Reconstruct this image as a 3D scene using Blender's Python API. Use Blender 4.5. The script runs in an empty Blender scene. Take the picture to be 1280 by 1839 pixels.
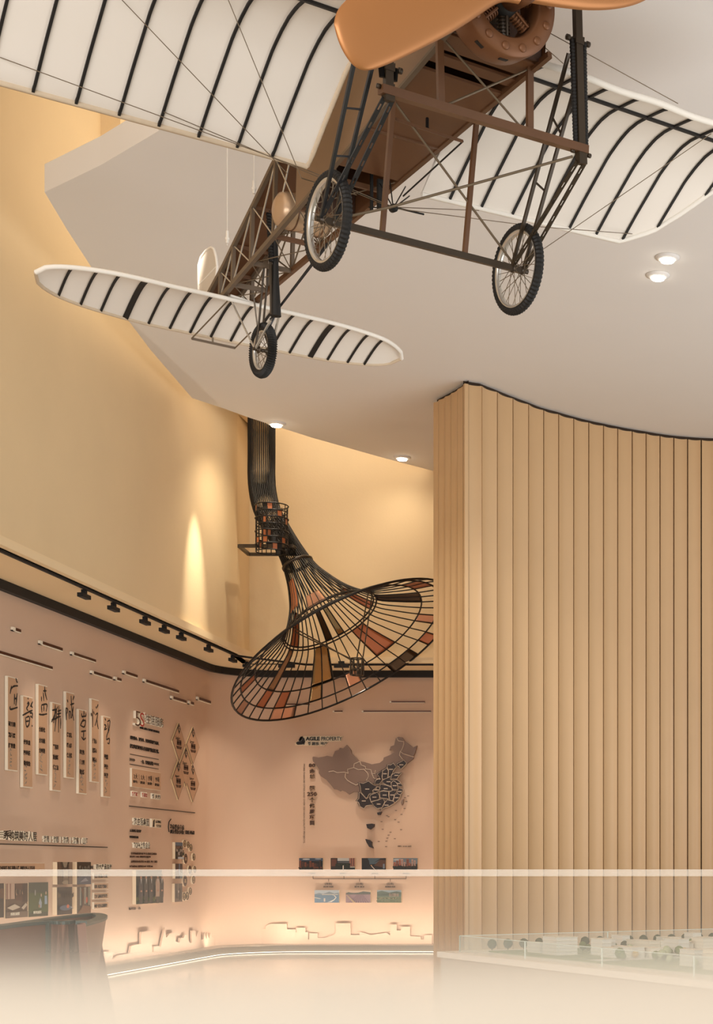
import bpy, math, random
from mathutils import Vector, Matrix, Euler
random.seed(7)
C = bpy.context.scene.collection
EYE = 1.5            # camera height
F = 2800.0           # focal length in pixels of the 1280 wide frame
# ------------------------------------------------------------------ camera
cd = bpy.data.cameras.new('camera'); cam = bpy.data.objects.new('camera', cd); C.objects.link(cam)
cam.location = (0, 0, EYE); cam.rotation_euler = (math.pi/2, 0, 0)
cd.sensor_fit = 'HORIZONTAL'; cd.sensor_width = 36; cd.lens = F/1280*36
cd.shift_x = -(1275-640)/1280; cd.shift_y = (1556-919.5)/1280
cd.clip_start = .05; cd.clip_end = 200
bpy.context.scene.camera = cam
# ------------------------------------------------------------------ world, exposure, lights
vs = bpy.context.scene.view_settings
vs.view_transform = 'Standard'; vs.look = 'None'; vs.gamma = 1; vs.use_curve_mapping = False; vs.exposure = 0.38
w = bpy.data.worlds.new('world'); bpy.context.scene.world = w; w.use_nodes = True
bg = w.node_tree.nodes['Background']; bg.inputs[0].default_value = (1, .98, .97, 1); bg.inputs[1].default_value = .55
def aim(o, tgt):
    o.rotation_euler = (Vector(tgt)-o.location).to_track_quat('-Z', 'Y').to_euler()
def area(name, loc, tgt, sx, sy, power, col=(1, .9, .76), spread=180):
    l = bpy.data.lights.new(name, 'AREA'); l.spread = math.radians(spread); l.shape = 'RECTANGLE'; l.size = sx; l.size_y = sy
    l.energy = power; l.color = col
    o = bpy.data.objects.new(name, l); C.objects.link(o); o.location = loc; aim(o, tgt); return o
def spot(name, loc, tgt, power, ang, blend=.6, col=(1, .82, .6), r=.04):
    l = bpy.data.lights.new(name, 'SPOT'); l.energy = power; l.spot_size = math.radians(ang); l.spot_blend = blend
    l.color = col; l.shadow_soft_size = r
    o = bpy.data.objects.new(name, l); C.objects.link(o); o.location = loc; aim(o, tgt); return o
area('daylight_from_entrance', (-6, -5, 3.6), (-4, 15, 6.0), 15, 6, 1330, (1, .985, .97))
area('hall_fill_right', (7, 13, 2.0), (-1, 18, 8.2), 8, 5, 180, (1, .985, .97), 110)  # added fill out of frame, lifts the right ceiling and fluted wall
area('void_fill', (-5.2, 11, 11.6), (-7.7, 15, 8.5), 4, 10, 75, (1, .93, .84))  # unseen fill added above the slab to brighten the upper left wall
area('void_fill', (-6.3, 24.3, 11.5), (-6.0, 26.6, 6.6), 2.6, 1.6, 130, (1, .92, .8))  # unseen fill added to lift the upper back wall through the gap
area('void_fill', (-5.0, 20, 11.6), (-7.7, 22, 7.5), 3, 8, 160, (1, .9, .74))  # unseen fill added to even out the far upper left wall
spot('wall_scallop_light', (-6.9, 23.3, 8.15), (-7.7, 23.3, 5.6), 620, 27, 1.0, (1, .9, .72))
spot('pillar_fill_spot', (-5.2, 13, 8.2), (-3.7, 22, 3.6), 1100, 32, 1.0, (1, .93, .82))  # added spot without a fitting, brightens the left face of the fluted wall
area('baseboard_glow', (-8.28, 18.6, .15), (-8.6, 18.6, 1.1), 15, .04, 56, (1, .9, .78))
area('baseboard_glow', (-5.3, 27.12, .15), (-5.3, 27.6, 1.3), 4.6, .04, 24, (1, .88, .74))
area('baseboard_glow', (-7.9, 26.75, .15), (-8.3, 27.3, 1.2), 1.3, .04, 7, (1, .88, .74))
# ------------------------------------------------------------------ mesh kit
class MB:
    def __init__(s): s.v = []; s.f = []; s.m = []; s.sm = []
    def add(s, vs_, fs, mi=0, smooth=False):
        b = len(s.v); s.v += [tuple(p) for p in vs_]
        for q in fs: s.f.append([b+i for i in q]); s.m.append(mi); s.sm.append(smooth)
        return s
    def box(s, c, d, mi=0, rot=None):
        vs_ = []
        for x in (-.5, .5):
            for y in (-.5, .5):
                for z in (-.5, .5):
                    p = Vector((x*d[0], y*d[1], z*d[2]))
                    if rot is not None: p = rot @ p
                    vs_.append(p+Vector(c))
        return s.add(vs_, [(0,1,3,2),(4,6,7,5),(0,4,5,1),(2,3,7,6),(0,2,6,4),(1,5,7,3)], mi)
    def bb(s, a, b, mi=0):
        return s.box([(a[i]+b[i])/2 for i in range(3)], [abs(b[i]-a[i]) for i in range(3)], mi)
    def bar(s, p, q, w_, h, up=(0, 0, 1), mi=0):
        p, q = Vector(p), Vector(q); d = (q-p).normalized(); u = Vector(up)
        if abs(d.dot(u)) > .98: u = Vector((0, 1, 0))
        a = d.cross(u).normalized()*w_/2; b = a.cross(d).normalized()*h/2
        vs_ = [p-a-b, p+a-b, p+a+b, p-a+b, q-a-b, q+a-b, q+a+b, q-a+b]
        return s.add(vs_, [(0,3,2,1),(4,5,6,7),(0,1,5,4),(1,2,6,5),(2,3,7,6),(3,0,4,7)], mi)
    def tube(s, pts, r, n=6, mi=0, closed=False, smooth=True):
        pts = [Vector(p) for p in pts]; N = len(pts); rr = r if hasattr(r, '__len__') else [r]*N
        vs_ = []; u = None
        for i, p in enumerate(pts):
            if closed: t = pts[(i+1) % N]-pts[i-1]
            else: t = pts[min(i+1, N-1)]-pts[max(i-1, 0)]
            t = t.normalized()
            if u is None: u = t.orthogonal().normalized()
            else: u = (u-t*u.dot(t)).normalized()
            v_ = t.cross(u)
            for k in range(n):
                a = 2*math.pi*k/n; vs_.append(p+(u*math.cos(a)+v_*math.sin(a))*rr[i])
        fs = []
        for i in range(N if closed else N-1):
            j = (i+1) % N
            for k in range(n): fs.append((i*n+k, i*n+(k+1) % n, j*n+(k+1) % n, j*n+k))
        s.add(vs_, fs, mi, smooth)
        if not closed: s.add(vs_[:n], [tuple(reversed(range(n)))], mi); s.add(vs_[-n:], [tuple(range(n))], mi)
        return s
    def torus(s, c, ax, R_, r, N=48, n=8, mi=0, knob=0):
        ax = Vector(ax).normalized(); a = ax.orthogonal().normalized(); b = ax.cross(a); c = Vector(c); vs_ = []
        for i in range(N):
            t = 2*math.pi*i/N; e = a*math.cos(t)+b*math.sin(t)
            for k in range(n):
                p = 2*math.pi*k/n; rr = r*(1+(knob if (i % 2 and math.cos(p) > .1) else 0))
                vs_.append(c+e*(R_+rr*math.cos(p))+ax*rr*math.sin(p))
        fs = [(i*n+k, ((i+1) % N)*n+k, ((i+1) % N)*n+(k+1) % n, i*n+(k+1) % n) for i in range(N) for k in range(n)]
        return s.add(vs_, fs, mi, knob == 0)
    def rev(s, c, ax, prof, N=32, mi=0, smooth=True, closed=False):   # prof: (radius, height along ax)
        ax = Vector(ax).normalized(); a = ax.orthogonal().normalized(); b = ax.cross(a); c = Vector(c)
        vs_ = [c+(a*math.cos(2*math.pi*i/N)+b*math.sin(2*math.pi*i/N))*r+ax*h for i in range(N) for r, h in prof]
        m = len(prof); K = m if closed else m-1
        return s.add(vs_, [(i*m+k, ((i+1) % N)*m+k, ((i+1) % N)*m+(k+1) % m, i*m+(k+1) % m) for i in range(N) for k in range(K)], mi, smooth)
    def prism(s, poly, ex, mi=0, mside=None):
        n = len(poly); ex = Vector(ex); a = [Vector(p) for p in poly]
        s.add(a+[p+ex for p in a], [tuple(range(n)), tuple(reversed(range(n, 2*n)))], mi)
        s.add(a+[p+ex for p in a], [(i, (i+1) % n, n+(i+1) % n, n+i) for i in range(n)], mi if mside is None else mside)
        return s
    def strip(s, rows, mi=0, smooth=True):
        m = len(rows[0]); vs_ = [p for r in rows for p in r]
        return s.add(vs_, [(i*m+k, (i+1)*m+k, (i+1)*m+k+1, i*m+k+1) for i in range(len(rows)-1) for k in range(m-1)], mi, smooth)
    def build(s, name, mats, parent=None, rec=True):
        me = bpy.data.meshes.new(name); me.from_pydata(s.v, [], s.f)
        for m_ in (mats if isinstance(mats, (list, tuple)) else [mats]): me.materials.append(m_)
        me.polygons.foreach_set('material_index', s.m); me.polygons.foreach_set('use_smooth', s.sm)
        me.validate(); me.update()
        if rec:
            import bmesh
            bm = bmesh.new(); bm.from_mesh(me); bmesh.ops.recalc_face_normals(bm, faces=bm.faces); bm.to_mesh(me); bm.free()
        o = bpy.data.objects.new(name, me); C.objects.link(o)
        if parent: o.parent = parent
        return o
def tag(o, label, cat, group=None, kind=None):
    o['label'] = label; o['category'] = cat
    if group: o['group'] = group
    if kind: o['kind'] = kind
    return o
def empty(name, loc=(0, 0, 0)):
    o = bpy.data.objects.new(name, None); o.empty_display_size = .1; C.objects.link(o); o.location = loc; return o
def struct(o): o['kind'] = 'structure'; return o
# ------------------------------------------------------------------ materials
def srgb(r, g, b):
    f_ = lambda c: c/255/12.92 if c <= 10 else ((c/255+.055)/1.055)**2.4
    return (f_(r), f_(g), f_(b), 1)
MATS = {}
def mat(name, rgb, rough=.6, metal=0, noise=0, nscale=3, bump=0, bscale=40, emit=0, alpha=1, trans=0, coat=0):
    if name in MATS: return MATS[name]
    m = bpy.data.materials.new(name); m.use_nodes = True; nt = m.node_tree; p = nt.nodes['Principled BSDF']
    col = srgb(*rgb); p.inputs['Base Color'].default_value = col
    p.inputs['Roughness'].default_value = rough; p.inputs['Metallic'].default_value = metal
    if coat: p.inputs['Coat Weight'].default_value = coat; p.inputs['Coat Roughness'].default_value = .1
    if trans: p.inputs['Transmission Weight'].default_value = trans
    if alpha < 1: p.inputs['Alpha'].default_value = alpha
    if emit: p.inputs['Emission Color'].default_value = col; p.inputs['Emission Strength'].default_value = emit
    if noise or bump:
        tc = nt.nodes.new('ShaderNodeTexCoord')
    if noise:
        n = nt.nodes.new('ShaderNodeTexNoise'); n.inputs['Scale'].default_value = nscale; n.inputs['Detail'].default_value = 5
        nt.links.new(tc.outputs['Object'], n.inputs['Vector'])
        mx = nt.nodes.new('ShaderNodeMix'); mx.data_type = 'RGBA'
        mx.inputs[6].default_value = tuple(c*(1-noise) for c in col[:3])+(1,); mx.inputs[7].default_value = tuple(min(1, c*(1+noise)) for c in col[:3])+(1,)
        nt.links.new(n.outputs['Fac'], mx.inputs[0]); nt.links.new(mx.outputs[2], p.inputs['Base Color'])
    if bump:
        n = nt.nodes.new('ShaderNodeTexNoise'); n.inputs['Scale'].default_value = bscale; n.inputs['Detail'].default_value = 3
        nt.links.new(tc.outputs['Object'], n.inputs['Vector'])
        b = nt.nodes.new('ShaderNodeBump'); b.inputs['Strength'].default_value = bump; b.inputs['Distance'].default_value = .01
        nt.links.new(n.outputs['Fac'], b.inputs['Height']); nt.links.new(b.outputs['Normal'], p.inputs['Normal'])
    MATS[name] = m; return m
M_CEIL = mat('ceiling_plaster', (232, 229, 226), .9, noise=.03, nscale=.5)
M_UPPER = mat('ochre_plaster', (226, 200, 158), .75, noise=.05, nscale=1.2, bump=.15, bscale=25)
M_LOWER = mat('blush_plaster', (210, 180, 156), .8, noise=.04, nscale=1.0)
M_FLOOR = mat('floor_marble', (212, 205, 192), .12, noise=.05, nscale=.8)
M_BLACK = mat('black_metal', (18, 14, 12), .7)
M_PLINTH = mat('plinth_stone', (150, 138, 120), .4)
M_LED = mat('led_strip', (255, 240, 215), emit=2.5)
M_SLAT = mat('champagne_panel', (208, 173, 130), .38, noise=.03, nscale=2)
M_GAP = mat('panel_gap', (60, 45, 32), .9)
M_WHITE = mat('cream_paint', (236, 226, 206), .5)
# ------------------------------------------------------------------ pixel rays to places in the hall
def P(px, py, d): return Vector(((px-1275)/F*d, d, EYE+(1556-py)/F*d))
def LW(px, py, off=0):
    X = -8.6+off; d = X*F/(px-1275); return P(px, py, d)
def BW(px, py, off=0): return P(px, py, 27.6-off)
HC = 8.25; HT = 4.96
def CE(px, py): return P(px, py, (HC-EYE)*F/(1556-py))
# ------------------------------------------------------------------ the hall
struct(MB().bb((-12, -9, -.1), (12, 32, 0)).build('floor', M_FLOOR))
# curved floating ceiling slab
edge = [(-2.0, -2), (-2.9, 6), (-3.4, 10.5), (-3.9, 12.6)] + [tuple(CE(*p)[:2]) for p in ((285, 235), (180, 297), (80, 345), (120, 412), (200, 535), (270, 628), (345, 715), (400, 733), (447, 750), (560, 786), (680, 820), (775, 845))] + [(-4.6, 26.75), (11, 26.75), (11, -2)]
struct(MB().prism([(x, y, HC) for x, y in edge], (0, 0, .28)).build('ceiling', M_CEIL))
struct(MB().bb((-9, -2, 12.0), (11, 27, 12.2)).build('ceiling_upper', M_UPPER))
# upper wall, rounded return, soffit, lower wall
def arc(cx, cy, r, a0, a1, n=8): return [(cx+r*math.cos(math.radians(a0+(a1-a0)*i/n)), cy+r*math.sin(math.radians(a0+(a1-a0)*i/n))) for i in range(n+1)]
def wallmesh(path, z0, z1, mat_, name, t=.12, smooth=False, kind=True):
    m = MB()
    m.strip([[(x, y, z0), (x, y, z1)] for x, y in path], smooth=smooth)
    o = m.build(name, mat_, rec=False)
    sm = o.modifiers.new('solid', 'SOLIDIFY'); sm.thickness = t; sm.offset = -1
    return struct(o)
wallmesh([(-7.7, 5), (-7.7, 25.4)], HT, 12, M_UPPER, 'wall_left_upper')
wallmesh([(-7.7, 25.4), (-7.86, 26.6)], HT, 12, M_UPPER, 'wall_left_upper')
wallmesh([(-7.86, 26.6), (-3.2, 26.6)], HT, 12, M_UPPER, 'wall_back_upper')
struct(MB().bb((-7.72, 19.7, 8.9), (-7.45, 26.6, 12)).build('wall_left_upper', M_UPPER))
lowpath = [(-8.6, 4)]+arc(-7.6, 26.6, 1.0, 180, 90)+[(-3.0, 27.6)]
wallmesh([(-8.6, 4), (-8.6, 26.6)], 0, HT, M_LOWER, 'wall_left'); wallmesh(arc(-7.6, 26.6, 1.0, 180, 90, 32), 0, HT, M_LOWER, 'wall_corner'); wallmesh([(-7.6, 27.6), (-3.0, 27.6)], 0, HT, M_LOWER, 'wall_back')
M_SOFF = mat('soffit_plaster', (236, 210, 168), .8)
struct(MB().bb((-8.7, 4, HT), (-7.62, 26.5, HT+.1)).build('ceiling_soffit_left', M_SOFF))
struct(MB().prism([(x, y, HT) for x, y in [(-8.7, 26.5), (-8.6, 26.6)]+arc(-7.6, 26.6, 1.0, 180, 90)+[(-3.0, 27.7), (-3.0, 26.5)]], (0, 0, .1)).build('ceiling_soffit_back', M_SOFF))
m = MB(); tp = [(-8.56, 4)]+arc(-7.6, 26.6, .96, 180, 90)+[(-3.0, 27.56)]
for a, b in zip(tp, tp[1:]): m.bar((a[0], a[1], HT-.06), (b[0], b[1], HT-.06), .08, .115)
struct(m.build('trim_1', M_BLACK))
m = MB(); pp = [(-8.25, 6)]+arc(-7.15, 26.0, 1.1, 180, 90)+[(-3.0, 27.1)]
po = [(-8.6, 6)]+arc(-7.6, 26.6, 1.0, 180, 90)+[(-3.0, 27.6)]
m.prism([(x, y, .03) for x, y in pp+po[::-1]], (0, 0, .1))
struct(m.build('baseboard_left', M_PLINTH))
m = MB()
for a, b in zip(pp, pp[1:]): m.bar((a[0]+.015, a[1]-.02, .018), (b[0]+.015, b[1]-.02, .018), .009, .009)
struct(m.build('baseboard_light', M_LED))
# fluted wall
tops = [(778,717),(787.6,712),(799,706),(810,700),(821.7,692.5),(834,682),(865,687),(893,698),(921,709.6),(949,720),(976,730.7),(1003,738),(1030,746),(1057,753),(1083.5,758.7),(1109,764),(1135,769),(1160,773),(1185,777.4),(1209.7,780.7),(1234.5,783),(1259,784.7),(1285,785.6)]
pl = [Vector(((x-1275)/F, 1, 0))*((HC-EYE)*F/(1556-y)) for x, y in tops]
for k in range(10): pl.append(pl[-1]+(pl[-1]-pl[-2]))
zt_ = HC-.05
m = MB()
for i, (a, b) in enumerate(zip(pl, pl[1:])):
    d = (b-a); L_ = d.length; u = d/L_; nrm = Vector((-u.y, u.x, 0))
    if nrm.dot(a) < 0: nrm = -nrm
    gap = .010 if i > 5 else .003; sag = .035 if i > 4 else .02
    p0 = a+u*gap; p1 = b-u*gap; row = []
    for k in range(9):
        t = k/8; q = p0+(p1-p0)*t+nrm*(sag*4*t*(1-t)); row.append([(q.x, q.y, 0), (q.x, q.y, zt_)])
    # little returns at both edges
    e0 = p0+nrm*.06; e1 = p1+nrm*.06
    m.strip([[(e0.x, e0.y, 0), (e0.x, e0.y, zt_)], row[0]], smooth=False); m.strip(row); m.strip([row[-1], [(e1.x, e1.y, 0), (e1.x, e1.y, zt_)]], smooth=False)
for i, (a, b) in enumerate(zip(pl, pl[1:])):
    u = (b-a).normalized(); nrm = Vector((-u.y, u.x, 0))
    if nrm.dot(a) < 0: nrm = -nrm
    e_ = .03 if i > 6 else 0; q0, q1 = a+nrm*.058-u*e_, b+nrm*.058+u*e_
    m.strip([[(q0.x, q0.y, 0), (q0.x, q0.y, HC)], [(q1.x, q1.y, 0), (q1.x, q1.y, HC)]], 1, False)
o = m.build('wall_right', [M_SLAT, M_GAP], rec=False); struct(o)
wallmesh([(pl[0].x+.14, pl[0].y+.05), (pl[0].x+.24, 27.6)], 0, HC-.05, M_SLAT, 'wall_right_return', .1)
# ------------------------------------------------------------------ the aeroplane
TP = Vector((-1.533, 10.61, 5.08))
RM = (Matrix.Rotation(.690, 3, 'Z') @ Matrix.Rotation(-.031, 3, 'Y') @ Matrix.Rotation(.145, 3, 'X'))
plane = empty('vintage_monoplane', TP+Vector((0, 0, EYE)))
plane.rotation_euler = RM.to_euler()
tag(plane, 'full-size vintage monoplane replica with cream ribbed wings and copper propeller hanging under the ceiling', 'airplane')
def L(px, py, ax, v):
    d = RM.transposed() @ Vector(((px-1275)/F, 1, (1556-py)/F)); o = RM.transposed() @ (-TP)
    i = 'xyz'.index(ax); t = (v-o[i])/d[i]; return o+d*t
M_WOOD = mat('varnished_wood', (98, 66, 42), .38, noise=.15, nscale=6)
M_PLY = mat('plywood_skin', (100, 64, 38), .4, noise=.12, nscale=3)
M_GREY = mat('truss_wood', (100, 84, 68), .45, noise=.08, nscale=5)
M_COP = mat('copper_paint', (180, 122, 72), .36, metal=.45)
M_COP2 = mat('copper_cowling', (122, 80, 50), .42, metal=.3)
M_BRZ = mat('dark_bronze', (62, 50, 36), .4, metal=.3)
M_RUB = mat('black_rubber', (18, 15, 12), .65)
M_STEEL = mat('blued_steel', (60, 60, 62), .35, metal=.6)
M_RIM = mat('rim_silver', (206, 200, 190), .25, metal=.7)
M_CLOTH = mat('wing_fabric', (236, 228, 218), .8)
M_RIB = mat('rib_black', (20, 16, 14), .6)
M_TAPE = mat('edge_linen', (206, 186, 160), .85, noise=.1, nscale=20)
M_LEAD = mat('leading_edge_white', (240, 234, 224), .6)
M_TANK = mat('tank_copper', (190, 160, 130), .3, metal=.4)
M_WIRE = mat('rigging_wire', (120, 104, 84), .4, metal=.5)
AF = [(1.505, -.15), (1.40, -.045), (1.25, .10), (1.05, .28), (.95, .37), (.82, .455), (.70, .515), (.58, .548), (.46, .56), (.34, .568), (.25, .572), (.19, .565)]
def af(y):
    for (a, za), (b, zb) in zip(AF, AF[1:]):
        if b <= y <= a: return za+(zb-za)*(a-y)/(a-b)
    return AF[0][1] if y > AF[0][0] else AF[-1][1]
def te_at(x):           # trailing edge position along the half span
    pts = [(0, 1.50), (2.2, 1.45), (2.45, 1.33), (2.62, 1.16), (2.80, .93), (2.95, .72), (3.05, .50), (3.08, .30)]
    for (a, ya), (b, yb) in zip(pts, pts[1:]):
        if a <= x <= b: return ya+(yb-ya)*(x-a)/(b-a)
    return .3
def wing(side, xs, xend, ribs, label):
    wg = empty('wing'); wg.parent = plane; wg['label'] = label
    n = 26; rows = []; bot = []
    X = [xs+(xend-xs)*i/40 for i in range(41)]
    tef = te_at if side > 0 else (lambda x: 1.53)
    for x in X:
        te = max(tef(x), .3); r = []
        for k in range(n+1):
            y = te+(.19-te)*k/n; r.append((side*x, y, af(y)))
        rows.append(r)
    m = MB(); m.strip(rows)
    up = [[(p[0], p[1], p[2]+.012+.07*math.sin(math.pi*k/n)) for k, p in enumerate(r)] for r in rows]
    m.strip(up); m.build('wing_fabric', M_CLOTH, wg)
    for x in ribs:
        te = max(tef(x), .3)-.015; rb = []
        for k in range(n+1):
            y = te+(.21-te)*k/n; rb.append((side*x, y, af(y)-.008))
        mm = MB()
        for a, b in zip(rb, rb[1:]): mm.bar(a, b, .018, .016, (0, 0, 1))
        mm.build('rib', M_RIB, wg)
    MB().bar((side*xs, .46, af(.46)-.01), (side*min(xend, 3.0), .46, af(.46)-.01), .03, .02).build('spar', M_RIB, wg)
    MB().tube([(side*x, .18, .565+.006*math.sin(x*9)) for x in X], .026, 8).build('leading_edge', M_LEAD, wg)
    MB().tube([(side*x, max(tef(x), .3), af(max(tef(x), .3))-.002) for x in X], .022, 6).build('trailing_edge', M_TAPE if side < 0 else M_LEAD, wg)
    return wg
wg = wing(1, .35, 3.08, [.585, .866, 1.147, 1.421, 1.689, 1.952, 2.213, 2.47, 2.73], 'outer wing with the rounded tip beyond the undercarriage')
wg = wing(-1, .573, 3.4, [.851, 1.113, 1.393, 1.671, 1.941, 2.223, 2.496, 2.77, 3.04], 'near wing cut by the edge of the picture')
m = MB(); m.bar((-.573, 1.53, -.16), (-.573, .95, .35), .02, .03)
rr = [(-.573, 1.53+(.3-1.53)*k/14, af(1.53+(.3-1.53)*k/14)) for k in range(15)]
MB().tube(rr, .018, 6).build('root_edge', M_TAPE, wg)
# longerons
LA, LB = Vector((-.35, .067, .404)), Vector((-.152, 4.051, -.646))
RA, RB = Vector((.35, .085, .401)), Vector((.16, 3.842, -.584))
def lo(side, y):
    a, b = (LA, LB) if side < 0 else (RA, RB)
    return a+(b-a)*((y-a.y)/(b.y-a.y))
def upz(y): return .80+(-.412-.80)*0 + (1.02+(y-1.6)*(-.585))  if y > 2.2 else lo(-1, y).z+.78
UPT = [(-.2, 1.16), (2.2, .66), (2.9, .262), (3.0, .211), (3.41, -.024), (3.8, -.242), (4.1, -.412), (4.6, -.66)]
def upz(y):
    for (a, za), (b, zb) in zip(UPT, UPT[1:]):
        if a <= y <= b: return za+(zb-za)*(y-a)/(b-a)
    return UPT[-1][1]
def hi(side, y): p = lo(side, y); return Vector((p.x, y, upz(y)))
fr = empty('fuselage_frame'); fr.parent = plane
for s_ in (-1, 1):
    MB().bar(lo(s_, -.2), lo(s_, 4.55), .035, .04).build('longeron', M_GREY if s_ < 0 else M_WOOD, fr)
    m = MB()
    for a, b in zip(UPT, UPT[1:]): m.bar(hi(s_, a[0]), hi(s_, b[0]), .032, .036)
    m.build('longeron', M_GREY, fr)
ST = [2.42, 2.92, 3.42, 3.85, 4.16]
for i, y in enumerate(ST):
    for s_ in (-1, 1): MB().bar(lo(s_, y), hi(s_, y), .03, .03, (0, 1, 0)).build('upright', M_GREY, fr)
    MB().bar(lo(-1, y), lo(1, y), .036, .036).build('cross_member', M_WOOD if i < 2 else M_GREY, fr)
    MB().bar(hi(-1, y), hi(1, y), .03, .03).build('cross_member', M_WOOD, fr)
for y in (1.15, 1.9): MB().bar(lo(-1, y), lo(1, y), .036, .036).build('cross_member', M_WOOD, fr)
for a, b in zip(ST, ST[1:]):
    for s_ in (-1, 1):
        MB().tube([lo(s_, a), hi(s_, b)], .0075, 5).tube([hi(s_, a), lo(s_, b)], .0075, 5).build('side_bracing', M_RIM if s_ < 0 else M_WIRE, fr)
    MB().tube([lo(-1, a), lo(1, b)], .005, 5).tube([lo(1, a), lo(-1, b)], .005, 5).build('bottom_bracing', M_WIRE, fr)
a, b = 1.72, 2.42
MB().tube([lo(-1, a), lo(1, b)], .005, 5).tube([lo(1, a), lo(-1, b)], .005, 5).build('bottom_bracing', M_WIRE, fr)
# skins
def side_skin(s_, y0, y1):
    m = MB(); n = 10; rows = []
    for k in range(n+1):
        y = y0+(y1-y0)*k/n; p = lo(s_, y); q = hi(s_, y); rows.append([p+Vector((s_*.018, 0, 0)), q+Vector((s_*.018, 0, 0))])
    m.strip(rows); m.strip([[a+Vector((-s_*.012, 0, 0)), b+Vector((-s_*.012, 0, 0))] for a, b in rows])
    return m
M_SKIN = mat('side_skin', (116, 90, 70), .33, noise=.06, nscale=3)
side_skin(-1, -.12, 2.42).build('side_panel', M_SKIN, plane)
side_skin(1, -.12, 2.42).build('side_panel', M_PLY, plane)
m = MB()
m.prism([lo(-1, .33)+Vector((0, 0, -.012)), lo(1, .33)+Vector((0, 0, -.012)), lo(1, 1.69)+Vector((0, 0, -.012)), lo(-1, 1.69)+Vector((0, 0, -.012))], (0, 0, .02))
m.build('belly_board', M_PLY, plane)
for y0, y1 in ((.16, .25), (-.06, .10)):
    MB().prism([lo(-1, y0), lo(1, y0), lo(1, y1), lo(-1, y1)], (0, 0, .02)).build('belly_plank', M_PLY, plane)
m = MB(); m.prism([hi(-1, .0)+Vector((0, 0, -.02)), hi(1, .0)+Vector((0, 0, -.02)), hi(1, 4.5)+Vector((0, 0, -.02)), hi(-1, 4.5)+Vector((0, 0, -.02))][:0] or [hi(-1, 2.9), hi(1, 2.9), hi(1, 4.5), hi(-1, 4.5)], (0, 0, .02))
m.strip([[hi(-1, y)+Vector((0, 0, .02)), hi(1, y)+Vector((0, 0, .02))] for y in (.2, 2.2, 2.9)])
m.build('top_decking', M_PLY, plane)
MB().prism([lo(-1, 2.38), lo(1, 2.38), hi(1, 2.38), hi(-1, 2.38)], (0, .02, 0)).build('bulkhead', mat('dark_ply', (70, 46, 32), .5), plane)
MB().prism([lo(-1, -.1), lo(1, -.1), hi(1, -.1), hi(-1, -.1)], (0, .03, 0)).build('firewall', mat('dark_ply', (70, 46, 32), .5), plane)
# tank
tk = MB(); c = L(545, 386, 'x', -.02)
tk.rev(c+Vector((-.21, 0, 0)), (1, 0, 0), [(0, -.04), (.08, -.03), (.13, .0), (.145, .05), (.145, .36), (.13, .41), (.08, .44), (0, .45)], 28)
tank = tk.build('fuel_tank', M_TANK, plane)
MB().torus(c+Vector((-.1, 0, 0)), (1, 0, 0), .147, .006, 28, 6).torus(c+Vector((.13, 0, 0)), (1, 0, 0), .147, .006, 28, 6).build('tank_strap', M_WOOD, tank)
# undercarriage
b_ = .733
bl, br = L(683, 160, 'y', 0), L(1052, 270, 'y', 0)
MB().bar(bl, br, .075, .055).build('cross_beam', M_WOOD, plane)
for (x0, y0), (x1, y1) in (((791.5, 188), (788, 30)), ((951, 238), (951, 116))):
    MB().bar(L(x0, y0, 'y', 0), L(x1, y1, 'y', 0), .047, .03, (0, 1, 0)).build('front_post', M_WOOD, plane)
hubL, hubR = L(588, 397, 'x', -.774), L(929, 484, 'x', .774)
for (x0, y0), (x1, y1) in (((706, 172), (686, 421)), ((855, 222), (834, 460))):
    MB().bar(L(x0, y0, 'y', b_), L(x1, y1, 'y', b_), .032, .032, (0, 1, 0)).build('axle_post', M_WOOD, plane)
MB().bar(hubL+Vector((-.03, 0, 0)), hubR+Vector((.06, 0, 0)), .04, .045).build('axle_bar', M_BRZ, plane)
m = MB()
for a, b in (((702, 166), (942, 137)), ):
    pass
MB().tube([L(798, 72, 'y', 0), L(941, 235, 'y', 0)], .008, 6).tube([L(802, 188, 'y', 0), L(947, 125, 'y', 0)], .008, 6).build('front_bracing', M_WIRE, plane)
MB().tube([L(706, 180, 'y', b_), hubR], .009, 6).tube([L(1028, 281, 'y', 0), L(697, 373, 'y', .6), hubL], .009, 6).build('axle_bracing', M_WIRE, plane)
def column(px, ytop, ybot, off, lab=None):
    c_ = empty('suspension_column'); c_.parent = plane
    a, b = L(px[0], ytop, 'y', 0), L(px[1], ybot, 'y', 0)
    MB().bar(a, b, .055, .045, (0, 1, 0)).build('column_post', M_BRZ, c_)
    d = (b-a).normalized(); u = Vector((1, 0, 0)); t0 = L(px[1]-2, off, 'y', 0)
    p = a+d*((t0-a).dot(d))
    for s_ in (-1, 1):
        q0 = p+u*s_*.052; q1 = b+u*s_*.045-d*.06
        n = 60; pts = [q0+(q1-q0)*i/n for i in range(n+1)]
        MB().tube(pts, [.016+(.004 if i % 2 else 0) for i in range(n+1)], 8, smooth=False).build('shock_spring', M_RUB, c_)
        MB().tube([p+u*s_*.02, p+u*s_*.085], .012, 8).rev(p+u*s_*.085, (1, 0, 0), [(0, -.015), (.02, -.012), (.02, .012), (0, .015)], 10).build('spring_bolt', M_BRZ, c_)
        MB().rev(b+u*s_*.07, (1, 0, 0), [(0, -.015), (.016, -.012), (.016, .012), (0, .015)], 10).build('lower_bolt', M_BRZ, c_)
    MB().box(p, (.07, .06, .05)).build('spring_collar', M_BRZ, c_)
    MB().bar(b-d*.03, b+d*.075, .065, .06, (0, 1, 0)).build('pivot_bracket', M_BRZ, c_)
    return b+d*.06
pivR = column((1034, 1043), -60, 275, 74)
pivL = column((697, 697), -60, 160, 120)
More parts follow.
